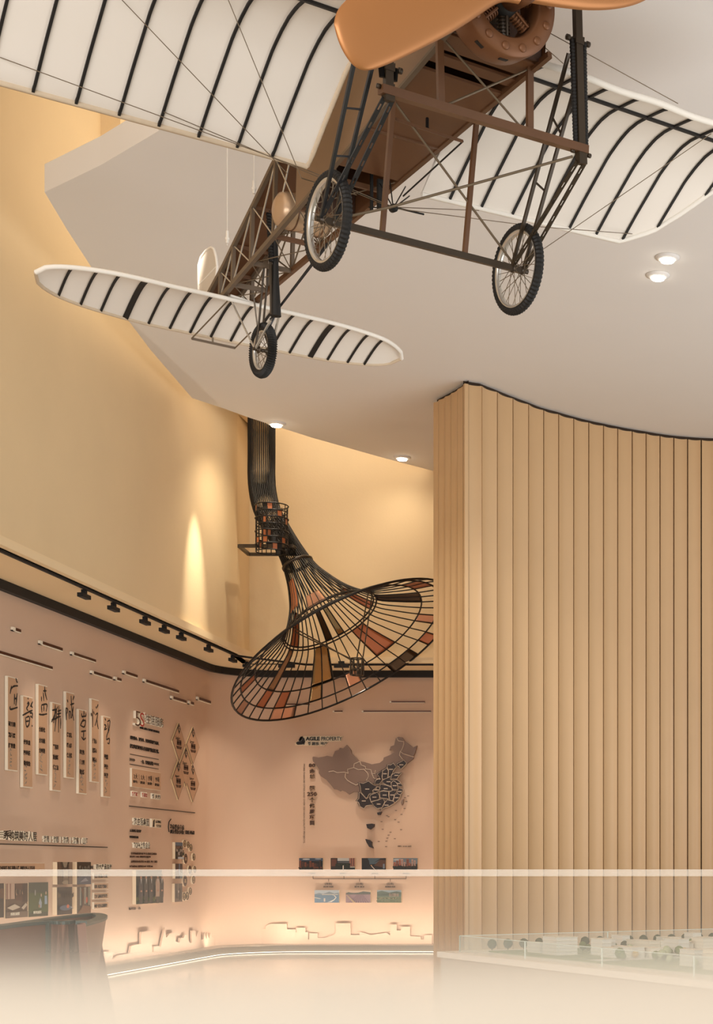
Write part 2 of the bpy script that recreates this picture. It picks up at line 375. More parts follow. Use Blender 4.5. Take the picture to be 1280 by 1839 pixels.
def slotted(p, q, w_=.03, n=7):
    # flat steel strap pierced by long slots
    m = MB(); p, q = Vector(p), Vector(q); d = (q-p); Ln = d.length; d.normalize()
    side = d.cross(Vector((0, 1, 0))).normalized()
    for s_ in (-1, 1): m.bar(p+side*s_*w_*.36, q+side*s_*w_*.36, w_*.28, .012, (0, 1, 0))
    for k in range(n+1):
        t0 = k/n*Ln; m.bar(p+d*max(0, t0-.045), p+d*min(Ln, t0+.045), w_*.5, .0115, (0, 1, 0))
    return m
def fork(piv, hub, a, a2, c_, c2, mt, w=.1):
    fk = empty('wheel_fork'); fk.parent = plane
    o1, o2 = hub+Vector((-w*.5, 0, 0)), hub+Vector((w*.5, 0, 0))
    slotted(piv+Vector((-.03, 0, 0)), o1).build('slotted_strap', mt, fk)
    slotted(piv+Vector((.03, 0, 0)), o2).build('slotted_strap', mt, fk)
    A0, C0 = L(*a, 'y', 0), L(*c_, 'y', 0)
    MB().bar(A0, o1, .024, .02, (0, 1, 0)).build('strut', mt, fk)
    MB().bar(C0, o2, .024, .02, (0, 1, 0)).build('strut', mt, fk)
    for t in (.28, .58): MB().bar(A0+(o1-A0)*t, C0+(o2-C0)*(t-.02), .012, .012).build('rung', mt, fk)
    MB().tube([o1+Vector((-.04, 0, 0)), o2+Vector((.04, 0, 0))], .018, 10).build('axle_pin', M_BRZ, fk)
fork(pivL, hubL, (636, 110), 0, (668, 120), 0, M_STEEL)
fork(pivR, hubR, (1021, 96), 0, (1034, 150), 0, M_BRZ)
def wheel(c, R_, tr, label, nsp=32, knob=.18):
    wh = empty('wheel', c); wh.parent = plane; wh['label'] = label
    MB().torus((0, 0, 0), (1, 0, 0), R_-tr, tr, 130, 10, knob=knob).build('tyre', M_RUB, wh)
    MB().rev((0, 0, 0), (1, 0, 0), [(R_-tr*2.0, -.022), (R_-tr*1.4, -.026), (R_-tr*1.2, -.02), (R_-tr*1.2, .02), (R_-tr*1.4, .026), (R_-tr*2.0, .022), (R_-tr*2.25, .012), (R_-tr*2.25, -.012)], 64, closed=True).build('rim', M_RIM, wh)
    MB().rev((0, 0, 0), (1, 0, 0), [(0, -.06), (.018, -.06), (.018, -.045), (.032, -.045), (.032, -.035), (.016, -.03), (.016, .03), (.032, .035), (.032, .045), (.018, .045), (.018, .06), (0, .06)], 20).build('hub', M_BRZ, wh)
    m = MB()
    for k in range(nsp):
        a = 2*math.pi*k/nsp; off = (.7 if (k//2) % 2 else -.7); s_ = 1 if k % 2 else -1
        p = Vector((s_*.04, .03*math.cos(a+off), .03*math.sin(a+off))); q = Vector((s_*.004, (R_-tr*2.1)*math.cos(a), (R_-tr*2.1)*math.sin(a)))
        m.tube([p, q], .0026, 4)
    m.build('spokes', M_WIRE, wh)
wheel(hubL, .33, .032, 'large spoked wheel nearest the fuselage board')
wheel(hubR, .33, .032, 'large spoked wheel farthest right')
tw = L(472, 629.5, 'x', 0)
wheel(tw, .225, .036, 'small knobbly tail wheel', 24, .3)
# control linkage under the belly
cl = empty('control_linkage'); cl.parent = plane
MB().bar(L(710, 214, 'y', .75), L(831, 254, 'y', .62), .012, .02).build('push_rod', M_WOOD, cl)
MB().tube([L(831, 254, 'y', .62), L(724, 352, 'y', 1.6)], .007, 6).build('push_rod', M_RUB, cl)
MB().tube([L(767, 213, 'y', .8), L(767, 232, 'y', .72)], .012, 8).build('pivot_peg', M_RUB, cl)
MB().tube([L(690, 368, 'y', 1.5), L(761, 385, 'y', 1.5)], .007, 6).build('cross_rod', M_RUB, cl)
MB().rev(L(706, 374, 'y', 1.2), (0, 1, 0), [(0, -.03), (.03, -.02), (.03, .02), (0, .03)], 12).build('pulley', M_RUB, cl)
jc = L(706, 374, 'y', 1.2)
for px, py, yy in ((682, 330, 1.7), (728, 335, 1.7), (660, 350, 2.0), (700, 325, 1.7), (735, 352, 1.5), (640, 345, 2.3), (655, 372, 2.3)):
    MB().tube([jc, L(px, py, 'y', yy)], .005, 5).build('stay', M_RUB, cl)
MB().bar(L(667, 300, 'y', 1.85), L(667, 378, 'y', 1.85), .02, .02, (0, 1, 0)).build('control_post', M_RUB, cl)
MB().bar(L(682, 322, 'y', 1.75), L(682, 375, 'y', 1.75), .04, .03, (0, 1, 0)).build('control_post', M_RUB, cl)
# rigging
rg = empty('rigging'); rg.parent = plane
def onwing(px, py, side):
    best = None
    for i in range(200):
        y = .2+i*.0066; p = L(px, py, 'y', y); e = abs(p.z-(af(y)-.02))
        if best is None or e < best[0]: best = (e, p)
    return best[1]
for (a, b, s_, yy) in (((0, 103), (553, 306), -1, .9), ((219, 0), (516, 312), -1, .9), ((410, 0), (541, 320), -1, .8), ((294, 201), (700, 372), -1, 1.1),
                      ((1277, 240), (972, 450), 1, .8), ((1135, 420), (965, 407), 1, 1.2), ((965, 407), (706, 374), 0, 1.2), ((860, 378), (706, 372), 0, 1.2)):
    p = onwing(*a, s_) if s_ else L(*a, 'y', 1.3)
    MB().tube([p, L(*b, 'y', yy)], .0032, 5).build('wire', M_WIRE, rg)
for a, b in (((553, 306), (706, 372)), ((541, 320), (640, 350))):
    MB().tube([L(*a, 'y', .9), L(*b, 'y', 1.15)], .0035, 5).build('wire', M_WIRE, rg)
for a, b in (((988, 60), (1217, 186)), ((940, 52), (1011, 114))):
    MB().tube([L(*a, 'y', .1), L(*b, 'y', .2)], .0035, 5).build('wire', M_WIRE, rg)
# engine
eng = empty('rotary_engine'); eng.parent = plane
ec = L(916, -3, 'y', -.45)
MB().rev(ec, (0, 1, 0), [(.24, 0), (.345, 0), (.352, .02), (.352, .20), (.34, .23), (.225, .23), (.225, .02)], 64, closed=True).build('cowling_ring', M_COP2, eng)
for k in range(14):
    a = 2*math.pi*(k+.35)/14
    MB().rev(ec+Vector((.295*math.cos(a), -.001, .295*math.sin(a))), (0, -1, 0), [(0, .014), (.022, .014), (.027, .008), (.027, -.01)], 14).build('cowling_bolt', M_COP2, eng)
for k in (8.2, 9.4, 10.6):
    a = 2*math.pi*k/14; e = Vector((math.cos(a), 0, math.sin(a))); t = Vector((-math.sin(a), 0, math.cos(a)))
    MB().bar(ec+e*.353+Vector((0, .08, 0))-t*.03, ec+e*.353+Vector((0, .08, 0))+t*.03, .006, .03, (0, 1, 0)).build('cooling_slot', M_RUB, eng)
MB().rev(ec+Vector((0, .1, 0)), (0, 1, 0), [(0, -.09), (.05, -.09), (.09, -.06), (.1, 0), (.1, .12), (0, .12)], 28).build('crankcase', M_RUB, eng)
for k in range(7):
    a = 2*math.pi*(k+.5)/7-.1; e = Vector((math.cos(a), 0, math.sin(a))); c_ = ec+Vector((0, .1, 0)); prof = []
    for i in range(11): prof += [(.028 if i % 2 else .042, .09+i*.011), (.028 if i % 2 else .042, .1+i*.011)]
    MB().rev(c_, e, prof+[(0, .215)], 16, smooth=False).tube([c_+e*.09+Vector((.0, -.05, 0)), c_+e*.21+Vector((0, -.045, 0))], .009, 8).build('cylinder', M_BRZ if k % 2 else M_COP2, eng)
MB().rev(ec+Vector((0, -.2, 0)), (0, 1, 0), [(0, -.06), (.05, -.06), (.07, -.04), (.08, .02), (.08, .2), (0, .2)], 28).build('propeller_hub', M_COP2, eng)
# propeller
lo_e = [(930, 8), (903, 2), (884, 11), (847, 38), (808, 62), (778, 78), (732, 101), (702, 115), (676, 125), (658, 129), (643, 126), (628, 113), (614, 90), (605, 67), (600, 45)]
hi_e = [(940, -46), (915, -50), (885, -56), (845, -62), (805, -66), (765, -66), (730, -62), (700, -55), (675, -44), (655, -30), (641, -18), (628, -6), (616, 5), (604, 20), (600, 38)]
prop = empty('propeller'); prop.parent = plane
def blade(mir):
    rows = []; n = 20; hc = L(935, -22, 'y', -.62)
    for i, (a, b) in enumerate(zip(lo_e, hi_e)):
        A_, B_ = L(*a, 'y', -.62), L(*b, 'y', -.62)
        if mir: A_, B_ = 2*hc-A_, 2*hc-B_
        c_ = (A_+B_)/2; h = (B_-A_)/2; tw_ = 0; th = (.05, .05, .055, .06, .06, .058, .055, .052, .05, .046, .043, .038, .03, .02, .004)[i]
        rows.append([tuple(c_+h*math.cos(2*math.pi*k/n)+Vector((0, 1, 0))*(th*math.sin(2*math.pi*k/n)+tw_*.12*math.cos(2*math.pi*k/n))) for k in range(n+1)])
    m = MB().strip(rows); m.add(rows[-1][:-1], [tuple(range(n))]); m.add(rows[0][:-1], [tuple(range(n))])
    o = m.build('blade', M_COP, prop)
    sb = o.modifiers.new('s', 'SUBSURF'); sb.levels = 1; sb.render_levels = 2
blade(False); blade(True)
# tail plane
TLx = [-1.498, -1.29, -1.102, -.871, -.65, -.453, -.263, -.066, .126, .33, .53, .72, .935, 1.117, 1.327, 1.50]
def tly(x):
    T_ = [(-1.9, 3.70), (-1.498, 3.792), (-1.102, 3.858), (-.65, 3.96), (.126, 4.02), (.935, 4.09), (1.5, 4.16), (1.75, 4.25)]
    for (a, ya), (b, yb) in zip(T_, T_[1:]):
        if a <= x <= b: return ya+(yb-ya)*(x-a)/(b-a)
    return 3.7 if x < 0 else 4.25
def tch(x):  # chord and drop by x
    e = abs((x-.03)/1.80); return max(.0, 1-e**4)**.5
tail = empty('tailplane'); tail.parent = plane
def tpt(x, t):
    c_ = .56*tch(x); y0 = tly(x)+.25*(1-tch(x))*(1 if x > 0 else .8)
    y = y0+c_*t; z = -.69-.25*tch(x)*t-.12*(1-tch(x))+.055*tch(x)*math.sin(math.pi*min(1, t)**.7)
    return Vector((x, y, z))
X = [-1.77+3.6*i/60 for i in range(61)]; X = [x for x in X if abs(x-.03) <= 1.80]
rows = [[tpt(x, k/16) for k in range(17)] for x in X]
m = MB().strip(rows); m.strip([[p+Vector((0, 0, .012)) for p in r] for r in rows]); m.build('tail_fabric', M_CLOTH, tail)
for x in TLx:
    pts = [tpt(x, k/16)+Vector((0, 0, -.006)) for k in range(17)]; wd = .05 if x in (-.871, .935) else .02
    m = MB()
    for a, b in zip(pts, pts[1:]): m.bar(a, b, wd, .012)
    m.build('rib', M_RIB, tail)
MB().tube([tpt(x, 0) for x in X], .02, 8).build('leading_edge', M_LEAD, tail)
MB().tube([tpt(x, 1) for x in X], .016, 6).build('trailing_edge', M_TAPE, tail)
# rudder
rd = empty('rudder'); rd.parent = plane
rp = [(357, 521), (357, 495), (357, 476), (361, 462), (370, 450), (379, 444), (384, 447), (388, 462), (390, 478), (388, 500), (388, 530)]
pts = [L(px, py, 'x', 0) for px, py in rp]
MB().tube(pts, .012, 6).tube([L(357, 512, 'x', 0), L(389, 478, 'x', 0)], .006, 5).build('rudder_frame', M_LEAD, rd)
MB().prism(pts, (.006, 0, 0)).build('rudder_fabric', mat('rudder_fabric', (206, 196, 182), .8), rd)
# tail wheel strut
ts = empty('tail_strut'); ts.parent = plane
t0, t1 = L(494, 425, 'x', 0), L(495, 568, 'x', 0)
MB().tube([t0, t0+(t1-t0)*.5, t1], [.022, .028, .046], 12).build('strut_tube', M_RUB, ts)
a, b = L(482, 378, 'x', -.04), L(487, 470, 'x', -.04); n = 34
MB().tube([a+(b-a)*i/n for i in range(n+1)], [.018+(.007 if i % 2 else 0) for i in range(n+1)], 8, smooth=False).build('chain_spring', M_RUB, ts)
MB().tube([L(486, 470, 'x', -.04), L(487, 565, 'x', -.04)], .012, 8).build('side_tube', M_BRZ, ts)
for s_, (px, py) in ((-1, (486, 575)), (1, (500, 570))):
    MB().bar(L(px, py, 'x', s_*.03), tw+Vector((s_*.07, 0, 0)), .018, .014, (1, 0, 0)).build('fork_strap', M_RIM, ts)
    MB().tube([L(478+s_*4, 480, 'x', s_*.05), L(468+s_*4, 590, 'x', s_*.06), tw+Vector((s_*.07, 0, 0))], .009, 6).build('fork_tube', M_BRZ, ts)
MB().tube([tw+Vector((-.09, 0, 0)), tw+Vector((.09, 0, 0))], .014, 8).build('axle_pin', M_BRZ, ts)
for a, b, y0, y1 in (((408, 525), (456, 624), 4.1, 3.6), ((455, 530), (464, 600), 4.1, 3.6), ((478, 600), (500, 553), 3.5, 3.45)):
    MB().tube([L(*a, 'y', y0), L(*b, 'y', y1)], .009, 6).build('stay_tube', M_RIM if a[0] < 460 else M_STEEL, ts)
for px_, py_, dz_ in ((500, 553, 0), (485, 574, -.02)):
    MB().tube([L(px_, py_, 'y', 3.45), lo(1, 2.75)+Vector((0, 0, dz_))], .009, 6).build('stay_tube', M_STEEL, ts)
# tail skid hoop
sk = empty('tail_skid'); sk.parent = plane
A_, B_, C_, D_ = L(344, 608, 'y', 4.45), L(422, 625, 'y', 4.4), L(450, 597, 'y', 4.0), L(408, 541, 'y', 4.0)
MB().bar(A_, B_, .015, .02).build('skid_bar', M_GREY, sk)
MB().tube([A_, D_], .007, 6).build('skid_stay', M_WIRE, sk); MB().tube([B_, C_], .007, 6).build('skid_stay', M_WIRE, sk)
MB().tube([L(382, 606, 'y', 4.45), L(382, 617, 'y', 4.45)], .008, 6).build('skid_peg', M_WIRE, sk)
# white bracket on top of the tail leading edge
MB().bar(L(413, 531, 'y', 4.05), L(458, 546, 'y', 4.05), .03, .02).bar(L(425, 545, 'y', 4.1), L(436, 532, 'y', 4.1), .01, .01).bar(L(436, 532, 'y', 4.1), L(446, 549, 'y', 4.1), .01, .01).build('tail_bracket', M_LEAD, plane)
# suspension cables
for px, py, xx in ((408, 441, 0), (456, 352, -.1)):
    wpt = RM @ L(px, py, 'x', xx)+TP+Vector((0, 0, EYE))
    cb = empty('suspension_cable', wpt)
    MB().tube([(0, 0, .0), (0, 0, HC-wpt.z)], .004, 5).build('cable', M_LEAD, cb)
    MB().tube([(0, 0, .02), (0, 0, .13)], [.013, .013], 8).rev((0, 0, .06), (0, 0, 1), [(0, -.02), (.02, -.01), (.02, .01), (0, .02)], 10).build('turnbuckle', M_LEAD, cb)
    tag(cb, 'thin white cable holding up the tail end of the aeroplane by the rudder' if xx == 0 else 'thin white cable dropping behind the near wing root to the fuselage', 'cable', 'suspension cables')
# ------------------------------------------------------------------ lights of the exhibition wall
tag(MB().bar((-7.74, 6, HT-.016), (-7.74, 25.5, HT-.016), .035, .028).build('lighting_track', M_BLACK), 'thin black lighting track along the edge of the left soffit', 'track')
tag(MB().bar((-7.74, 25.5, HT-.016), (-6.9, 26.62, HT-.016), .035, .028).bar((-6.9, 26.62, HT-.016), (-4.1, 26.62, HT-.016), .035, .028).build('lighting_track', M_BLACK), 'thin black lighting track turning the corner and running along the back soffit', 'track')
ords = ['first', 'second', 'third', 'fourth', 'fifth', 'sixth', 'seventh', 'eighth']
for k, (px, py) in enumerate([(151, 1055), (204, 1077), (260.5, 1102), (295, 1117), (325.5, 1131), (374.5, 1153), (418, 1173), (443, 1183)]):
    Y = -7.78*F/(px-1275); o = empty('track_spotlight', (-7.78, Y, HT))
    MB().box((0, 0, -.045), (.05, .07, .05)).build('mount', M_BLACK, o)
    MB().bar((-.0, -.13, -.10), (0, .13, -.10), .07, .05).build('lamp_head', M_BLACK, o)
    tag(o, f'black track spotlight, {ords[k]} from the left of those over the left wall', 'spotlight', 'track spotlights over the left wall')
    if k in (0, 2, 4, 6, 7): spot('track_beam', (-7.8, Y, HT-.15), (-8.6, Y+1.2, .9), 58, 60, 1.0, (1, .84, .68))
for k, (a, b) in enumerate(((500, 529), (600, 626))):
    p, q = P(a, 1196, 26.5), P(b, 1196, 26.5)
    o = empty('track_spotlight', (p+q)/2); h = (q-p)/2
    MB().bar(-h, h, .06, .06).build('lamp_head', M_BLACK, o); MB().box((0, 0, .05), (.1, .05, .06)).build('mount', M_BLACK, o)
    tag(o, 'black track spotlight over the back wall, %s' % ('left of the pair' if k == 0 else 'right of the pair nearer the little basket'), 'spotlight', 'track spotlights over the back wall')
for x in (-7.2, -6.0, -4.7): spot('track_beam', (x, 26.5, HT-.15), (x+.2, 27.6, 1.0), 72, 58, 1.0, (1, .87, .72))
M_LAMP = mat('lamp_glow', (255, 246, 225), emit=14)
for k, (px, py, lab) in enumerate([(1198, 462, 'upper of the two bright downlights near the right wing tip'), (1181, 494, 'lower of the two bright downlights near the right wing tip'), (496, 760, 'small downlight beside the top of the dark tube bundle'), (722, 821, 'small downlight at the ceiling edge left of the fluted wall')]):
    c = CE(px, py); c.z = HC; o = empty('downlight', c); s_ = 1.25 if k < 2 else 1.3
    MB().rev((0, 0, 0), (0, 0, -1), [(.085*s_, -.005), (.11*s_, 0), (.11*s_, .008), (.075*s_, .03), (.06*s_, .03)], 28).build('trim_ring', M_CEIL, o)
    MB().rev((0, 0, -.02), (0, 0, -1), [(0, .03), (.058*s_, .03), (.062*s_, 0)], 24).build('bulb', M_LAMP, o)
    tag(o, lab, 'downlight', 'ceiling downlights')
    spot('downlight_beam', c-Vector((0, 0, .1)), c-Vector((0, 0, 6)) if k < 2 else c+Vector((-.6, 1.2, -5)), (60, 60, 120, 30)[k], 70 if k < 2 else 140, 1.0, (1, .86, .66))
# ------------------------------------------------------------------ wire funnel sculpture
M_ROD = mat('sculpture_steel', (24, 18, 14), .45, metal=.3)
M_COPP = mat('copper_sheet', (172, 104, 68), .35, metal=.4)
M_COPL = mat('pale_copper_sheet', (214, 164, 136), .25, metal=.6)
M_MIR = mat('mirror_sheet', (172, 152, 118), .06, metal=1, bump=.5, bscale=9)
M_BPAL = mat('pale_bronze_sheet', (150, 116, 84), .25, metal=.6)
M_DKP = mat('dark_bronze_sheet', (66, 50, 34), .3, metal=.7)
scu = empty('wire_funnel_sculpture', P(621, 1171, 24.7))
tag(scu, 'hanging trumpet of dark steel rods with copper and mirror panels flaring open below the ceiling', 'sculpture')
SO = scu.location
nm = Vector((.512, -.144, -.847)).normalized()
# key sections: px, py, depth, axis blend, radius
KS = [(469.5, 300, 24.9, 0, .205), (469.5, 700, 24.9, 0, .205), (469.5, 820, 24.9, 0, .205), (470, 870, 24.9, .05, .205), (479, 915, 24.9, .35, .205), (500, 955, 24.88, .6, .2), (523, 992, 24.85, .75, .2), (541, 1026, 24.83, .85, .26), (558, 1054, 24.8, .93, .37), (575, 1083, 24.77, .97, .53), (593, 1115, 24.74, 1, .81), (602, 1133, 24.73, 1, 1.12), (610, 1149, 24.72, 1, 1.45), (616, 1161, 24.71, 1, 1.74), (621, 1171, 24.7, 1, 1.935)]
def cr(a, b, c, d, t):
    return .5*((2*b)+(-a+c)*t+(2*a-5*b+4*c-d)*t*t+(-a+3*b-3*c+d)*t**3)
def section(s):                       # s in 0..len-1
    i = min(int(s), len(KS)-2); t = s-i
    k = [KS[max(0, min(len(KS)-1, i+j))] for j in (-1, 0, 1, 2)]
    px, py, d, bl, r = [cr(k[0][j], k[1][j], k[2][j], k[3][j], t) for j in range(5)]
    n_ = (Vector((0, 0, -1))*(1-bl)+nm*bl).normalized()
    u = n_.cross(Vector((0, 1, 0))).normalized(); v_ = n_.cross(u).normalized()
    return P(px, py, d)-SO, u, v_, r
def spt(s, a):
    c, u, v_, r = section(s); return c+(u*math.cos(a)+v_*math.sin(a))*r
NR = 44; SMAX = len(KS)-1
SS = [0, 1, 2, 2.5]+[3+.25*i for i in range(int((SMAX-3)/.25)+1)]
for k in range(NR):
    a = 2*math.pi*k/NR
    MB().tube([spt(s, a) for s in SS], .0105, 5).build('rod', M_ROD, scu)
def ring(s, r=.013, name='ring', mt=M_ROD, n=72):
    MB().tube([spt(s, 2*math.pi*i/n) for i in range(n)], r, 6, closed=True).build(name, mt, scu)
for s in (14, 13, 12, 10, 9.88): ring(s, .018 if s == 14 else .013)
ring(6.6, .03, 'collar', M_BRZ, 32)
def panel(k0, k1, s0, s1, mt, nm_='sheet_panel'):
    rows = []
    for i in range(13):
        s = s0+(s1-s0)*i/12; rows.append([spt(s, 2*math.pi*(k0+(k1-k0)*j/6)/NR) for j in range(7)])
    o = MB().strip(rows).build(nm_, mt, scu, rec=False); sd = o.modifiers.new('t', 'SOLIDIFY'); sd.thickness = .006
PANELS = [(34, 36, 10, 12, M_COPP), (28, 30, 10, 12, M_MIR), (28, 29, 12, 13, M_MIR), (23, 24, 10, 12, M_BPAL), (19, 20, 12, 13, M_COPP), (23, 24, 12, 13, M_COPP), (25, 26, 12, 13, M_COPP), (25, 27, 13, 14, M_COPL), (21, 22, 13, 14, M_COPL), (34, 36, 13, 14, M_DKP), (39, 40, 12, 13, M_COPL), (37, 38, 13, 14, M_COPP), (42, 44, 10, 12, M_DKP), (1, 3, 12, 13, M_COPP), (39, 41, 8.6, 9.9, M_COPP), (30, 31, 8.6, 9.9, M_DKP), (32, 33, 8.6, 9.9, M_MIR), (23, 25, 8.6, 9.9, M_COPP), (14, 17, 7.5, 9.2, M_COPP), (9, 12, 9.1, 10, M_COPL), (31, 32, 12, 13, M_COPL), (1, 2, 7.6, 9.4, M_COPL)]
for pn in PANELS: panel(*pn)
# lattice drum and its square platform
dc = P(488, 950, 24.35)-SO; dr = .24; dh = .72
drum = empty('lattice_drum', dc); drum.parent = scu
m = MB()
for i in range(8):
    z = -dh/2+dh*i/7; m.torus((0, 0, z), (0, 0, 1), dr+(.012 if i % 2 else 0), .010, 32, 5)
for k in range(20):
    a = 2*math.pi*k/20; m.tube([(dr*math.cos(a), dr*math.sin(a), -dh/2), (dr*math.cos(a), dr*math.sin(a), dh/2+(0 if k % 3 else -.06))], .008, 4)
m.build('lattice', M_ROD, drum)
rnd = random.Random(5)
for k in range(26):
    a0 = 2*math.pi*rnd.randrange(20)/20; z = -dh/2+dh*rnd.randrange(7)/7; da = 2*math.pi/20
    pts = [((dr+.004)*math.cos(a0+da*t), (dr+.004)*math.sin(a0+da*t), zz) for zz in (z, z+dh/7) for t in (0, 1)]
    MB().add(pts, [(0, 1, 3, 2)]).build('copper_tile', M_COPP if k % 3 else M_RIB, drum, rec=False)
m = MB(); fp = [P(429, 980, 24.5)-SO, P(524, 981, 24.5)-SO, P(543, 995, 25.16)-SO, P(447, 996, 25.16)-SO]
z_ = sum(p.z for p in fp)/4
for p in fp: p.z = z_
for i in range(4): m.bar(fp[i], fp[(i+1) % 4], .045, .05)
for t in (.25, .5, .75):
    m.tube([fp[1].lerp(fp[2], t), fp[1].lerp(fp[2], t)+(fp[0]-fp[1])*.22], .008, 4)
    m.tube([(fp[1].lerp(fp[0], t*.25)), fp[2].lerp(fp[3], t*.25)], .008, 4)
m.build('platform_frame', M_BRZ, scu)
bk = empty('hanging_basket', P(641, 1197, 23.6)-SO); bk.parent = scu
m = MB()
for z in (-.13, -.05, .03, .12): m.torus((0, 0, z), (0, 0, 1), .10-.012*abs(z)*5, .010, 20, 5)
for k in range(9):
    a = 2*math.pi*k/9; m.tube([(.1*math.cos(a), .1*math.sin(a), -.13), (.1*math.cos(a+.2), .1*math.sin(a+.2), .12)], .011, 5)
m.build('basket_lattice', M_BRZ, bk)
for (px, py, d), (ox, oy) in (((668, 1066, 24.6), (.07, .05)), ((661, 1064, 24.2), (-.02, .05)), ((525, 1126, 24.9), (-.09, .0)), ((530, 1135, 24.5), (-.06, -.06))):
    MB().tube([P(px, py, d)-SO-bk.location, Vector((ox, oy, .1))], .011, 5).build('basket_stay', M_BRZ, bk)
# ------------------------------------------------------------------ writing and panels
def textmesh(body, bold=0.0, font=None):
    c = bpy.data.curves.new('t', 'FONT'); c.body = body; c.size = 1; c.offset = bold; c.resolution_u = 3
    o = bpy.data.objects.new('t', c); C.objects.link(o); dg = bpy.context.evaluated_depsgraph_get()
    dg.update(); me = bpy.data.meshes.new_from_object(o.evaluated_get(dg))
    v = [tuple(q.co) for q in me.vertices]; f = [list(p.vertices) for p in me.polygons]
    # outline edges = used by one face
    cnt = {}
    for q in f:
        for i in range(len(q)):
            e = (q[i], q[(i+1) % len(q)]); cnt[e] = cnt.get(e, 0)+1
    edges = [e for e in cnt if (e[1], e[0]) not in cnt]
    bpy.data.objects.remove(o); bpy.data.meshes.remove(me); bpy.data.curves.remove(c)
    xs = [p[0] for p in v]; ys = [p[1] for p in v]; x0, x1, y0, y1 = min(xs), max(xs), min(ys), max(ys)
    v = [((p[0]-x0)/(x1-x0), (p[1]-y0)/(y1-y0)) for p in v]
    return v, f, edges
class Wall:
    def __init__(s, left): s.left = left
    def pt(s, px, py, off=0): return LW(px, py, off+.003) if s.left else BW(px, py, off+.003)
    def n(s): return Vector((1, 0, 0)) if s.left else Vector((0, -1, 0))
    def frame(s, x0, x1, yt, yb, off):  # lower left corner, u vector (full width), v vector (full height); yt, yb read at x0
        a = s.pt(x0, yb, off); t = s.pt(x0, yt, off); b = s.pt(x1, yb, off)
        u = (b-a); u.z = 0; return a, u, t-a
WL, WB = Wall(True), Wall(False)
M_INK = mat('dark_lettering', (20, 14, 12), .5)
M_INKB = mat('brown_lettering', (70, 42, 28), .5)
M_SIDE = mat('cream_letter_side', (226, 206, 176), .5)
M_RED = mat('red_lettering', (168, 52, 44), .5)
M_TEAL = mat('teal_lettering', (30, 78, 92), .5)
def addtext(m, wall, body, box, off, depth=.004, mi=0, ms=None, bold=0.0):
    v, f, ed = textmesh(body, bold); a, u, h = wall.frame(*box, off); n_ = wall.n()
    fr_ = [a+u*x+h*y+n_*depth for x, y in v]; bk_ = [a+u*x+h*y for x, y in v]
    m.add(fr_, f, mi); N = len(v)
    m.add(fr_+bk_, [(e[0], e[1], e[1]+N, e[0]+N) for e in ed], mi if ms is None else ms)
    return m
def lettering(wall, body, box, label, cat='lettering', mt=None, bold=0.012, depth=.006, side=None, off=.002, name='wall_lettering', group=None):
    m = addtext(MB(), wall, body, box, off, depth, 0, 1, bold)
    o = m.build(name, [mt or M_INK, side or mt or M_INK], rec=False)
    return tag(o, label, cat, group)
# slot bars
def slotbar(wall, x0, x1, y, label, hpx=6):
    a, u, h = wall.frame(x0, x1, y-hpx/2, y+hpx/2, 0); n_ = wall.n()
    o = empty('slot_bar', a); t = u.normalized(); hh = h.length; L_ = u.length
    def bx(p, q, mm, nm_):
        pts = [p, p+t*q[0], p+t*q[0]+Vector((0, 0, q[1])), p+Vector((0, 0, q[1]))]
        MB().prism(pts, n_*q[2]).build(nm_, mm, o)
    z0 = Vector((0, 0, 0))
    bx(z0, (L_, hh*.22, .030), M_WHITE, 'bottom_lip'); bx(z0, (.07 if wall.left else .03, hh, .032), M_WHITE, 'end_block')
    bx(t*.03+Vector((0, 0, hh*.22)), (L_-.03, hh*.78, .028), M_DKB, 'dark_channel')
    return tag(o, label, 'bar', 'slot bars on the walls')
M_DKB = mat('dark_copper_channel', (84, 46, 32), .35, metal=.4)
SB = [(19, 34, 1129, 'very short slot bar, highest at the far left of the left wall'), (-30, 91, 1164, 'longest slot bar running out of the picture at the left edge'), (68, 109, 1153.5, 'medium slot bar just right of the very short highest one'),
      (125, 169, 1173, 'medium slot bar above the sixth calligraphy panel'), (161, 198, 1207, 'slot bar lower down right of the calligraphy panel tops'), (203, 215, 1218, 'tiny slot bar just right of the lower medium bar'),
      (219, 244, 1207, 'short slot bar to the left of the long one over the gold letters'), (255.6, 318.5, 1222, 'long slot bar above the lettering about services'), (305, 332, 1252.5, 'short slot bar right above the diamond plaques'), (336.5, 345.5, 1261.5, 'tiny slot bar above the right diamond plaque'), (351.5, 376, 1254, 'short slot bar furthest right on the left wall')]
for x0, x1, y, lb in SB: slotbar(WL, x0, x1, y, lb, 6 if x0 > 100 else 7)
for x0, x1, y, lb in [(700, 763, 1261, 'upper slot bar on the back wall near the fluted wall'), (650, 774, 1278, 'long slot bar on the back wall under the shorter one'), (598, 615, 1278, 'tiny slot bar on the back wall below the funnel'), (500, 556, 1265.5, 'slot bar on the back wall seen through the funnel rods')]: slotbar(WB, x0, x1, y, lb, 3)
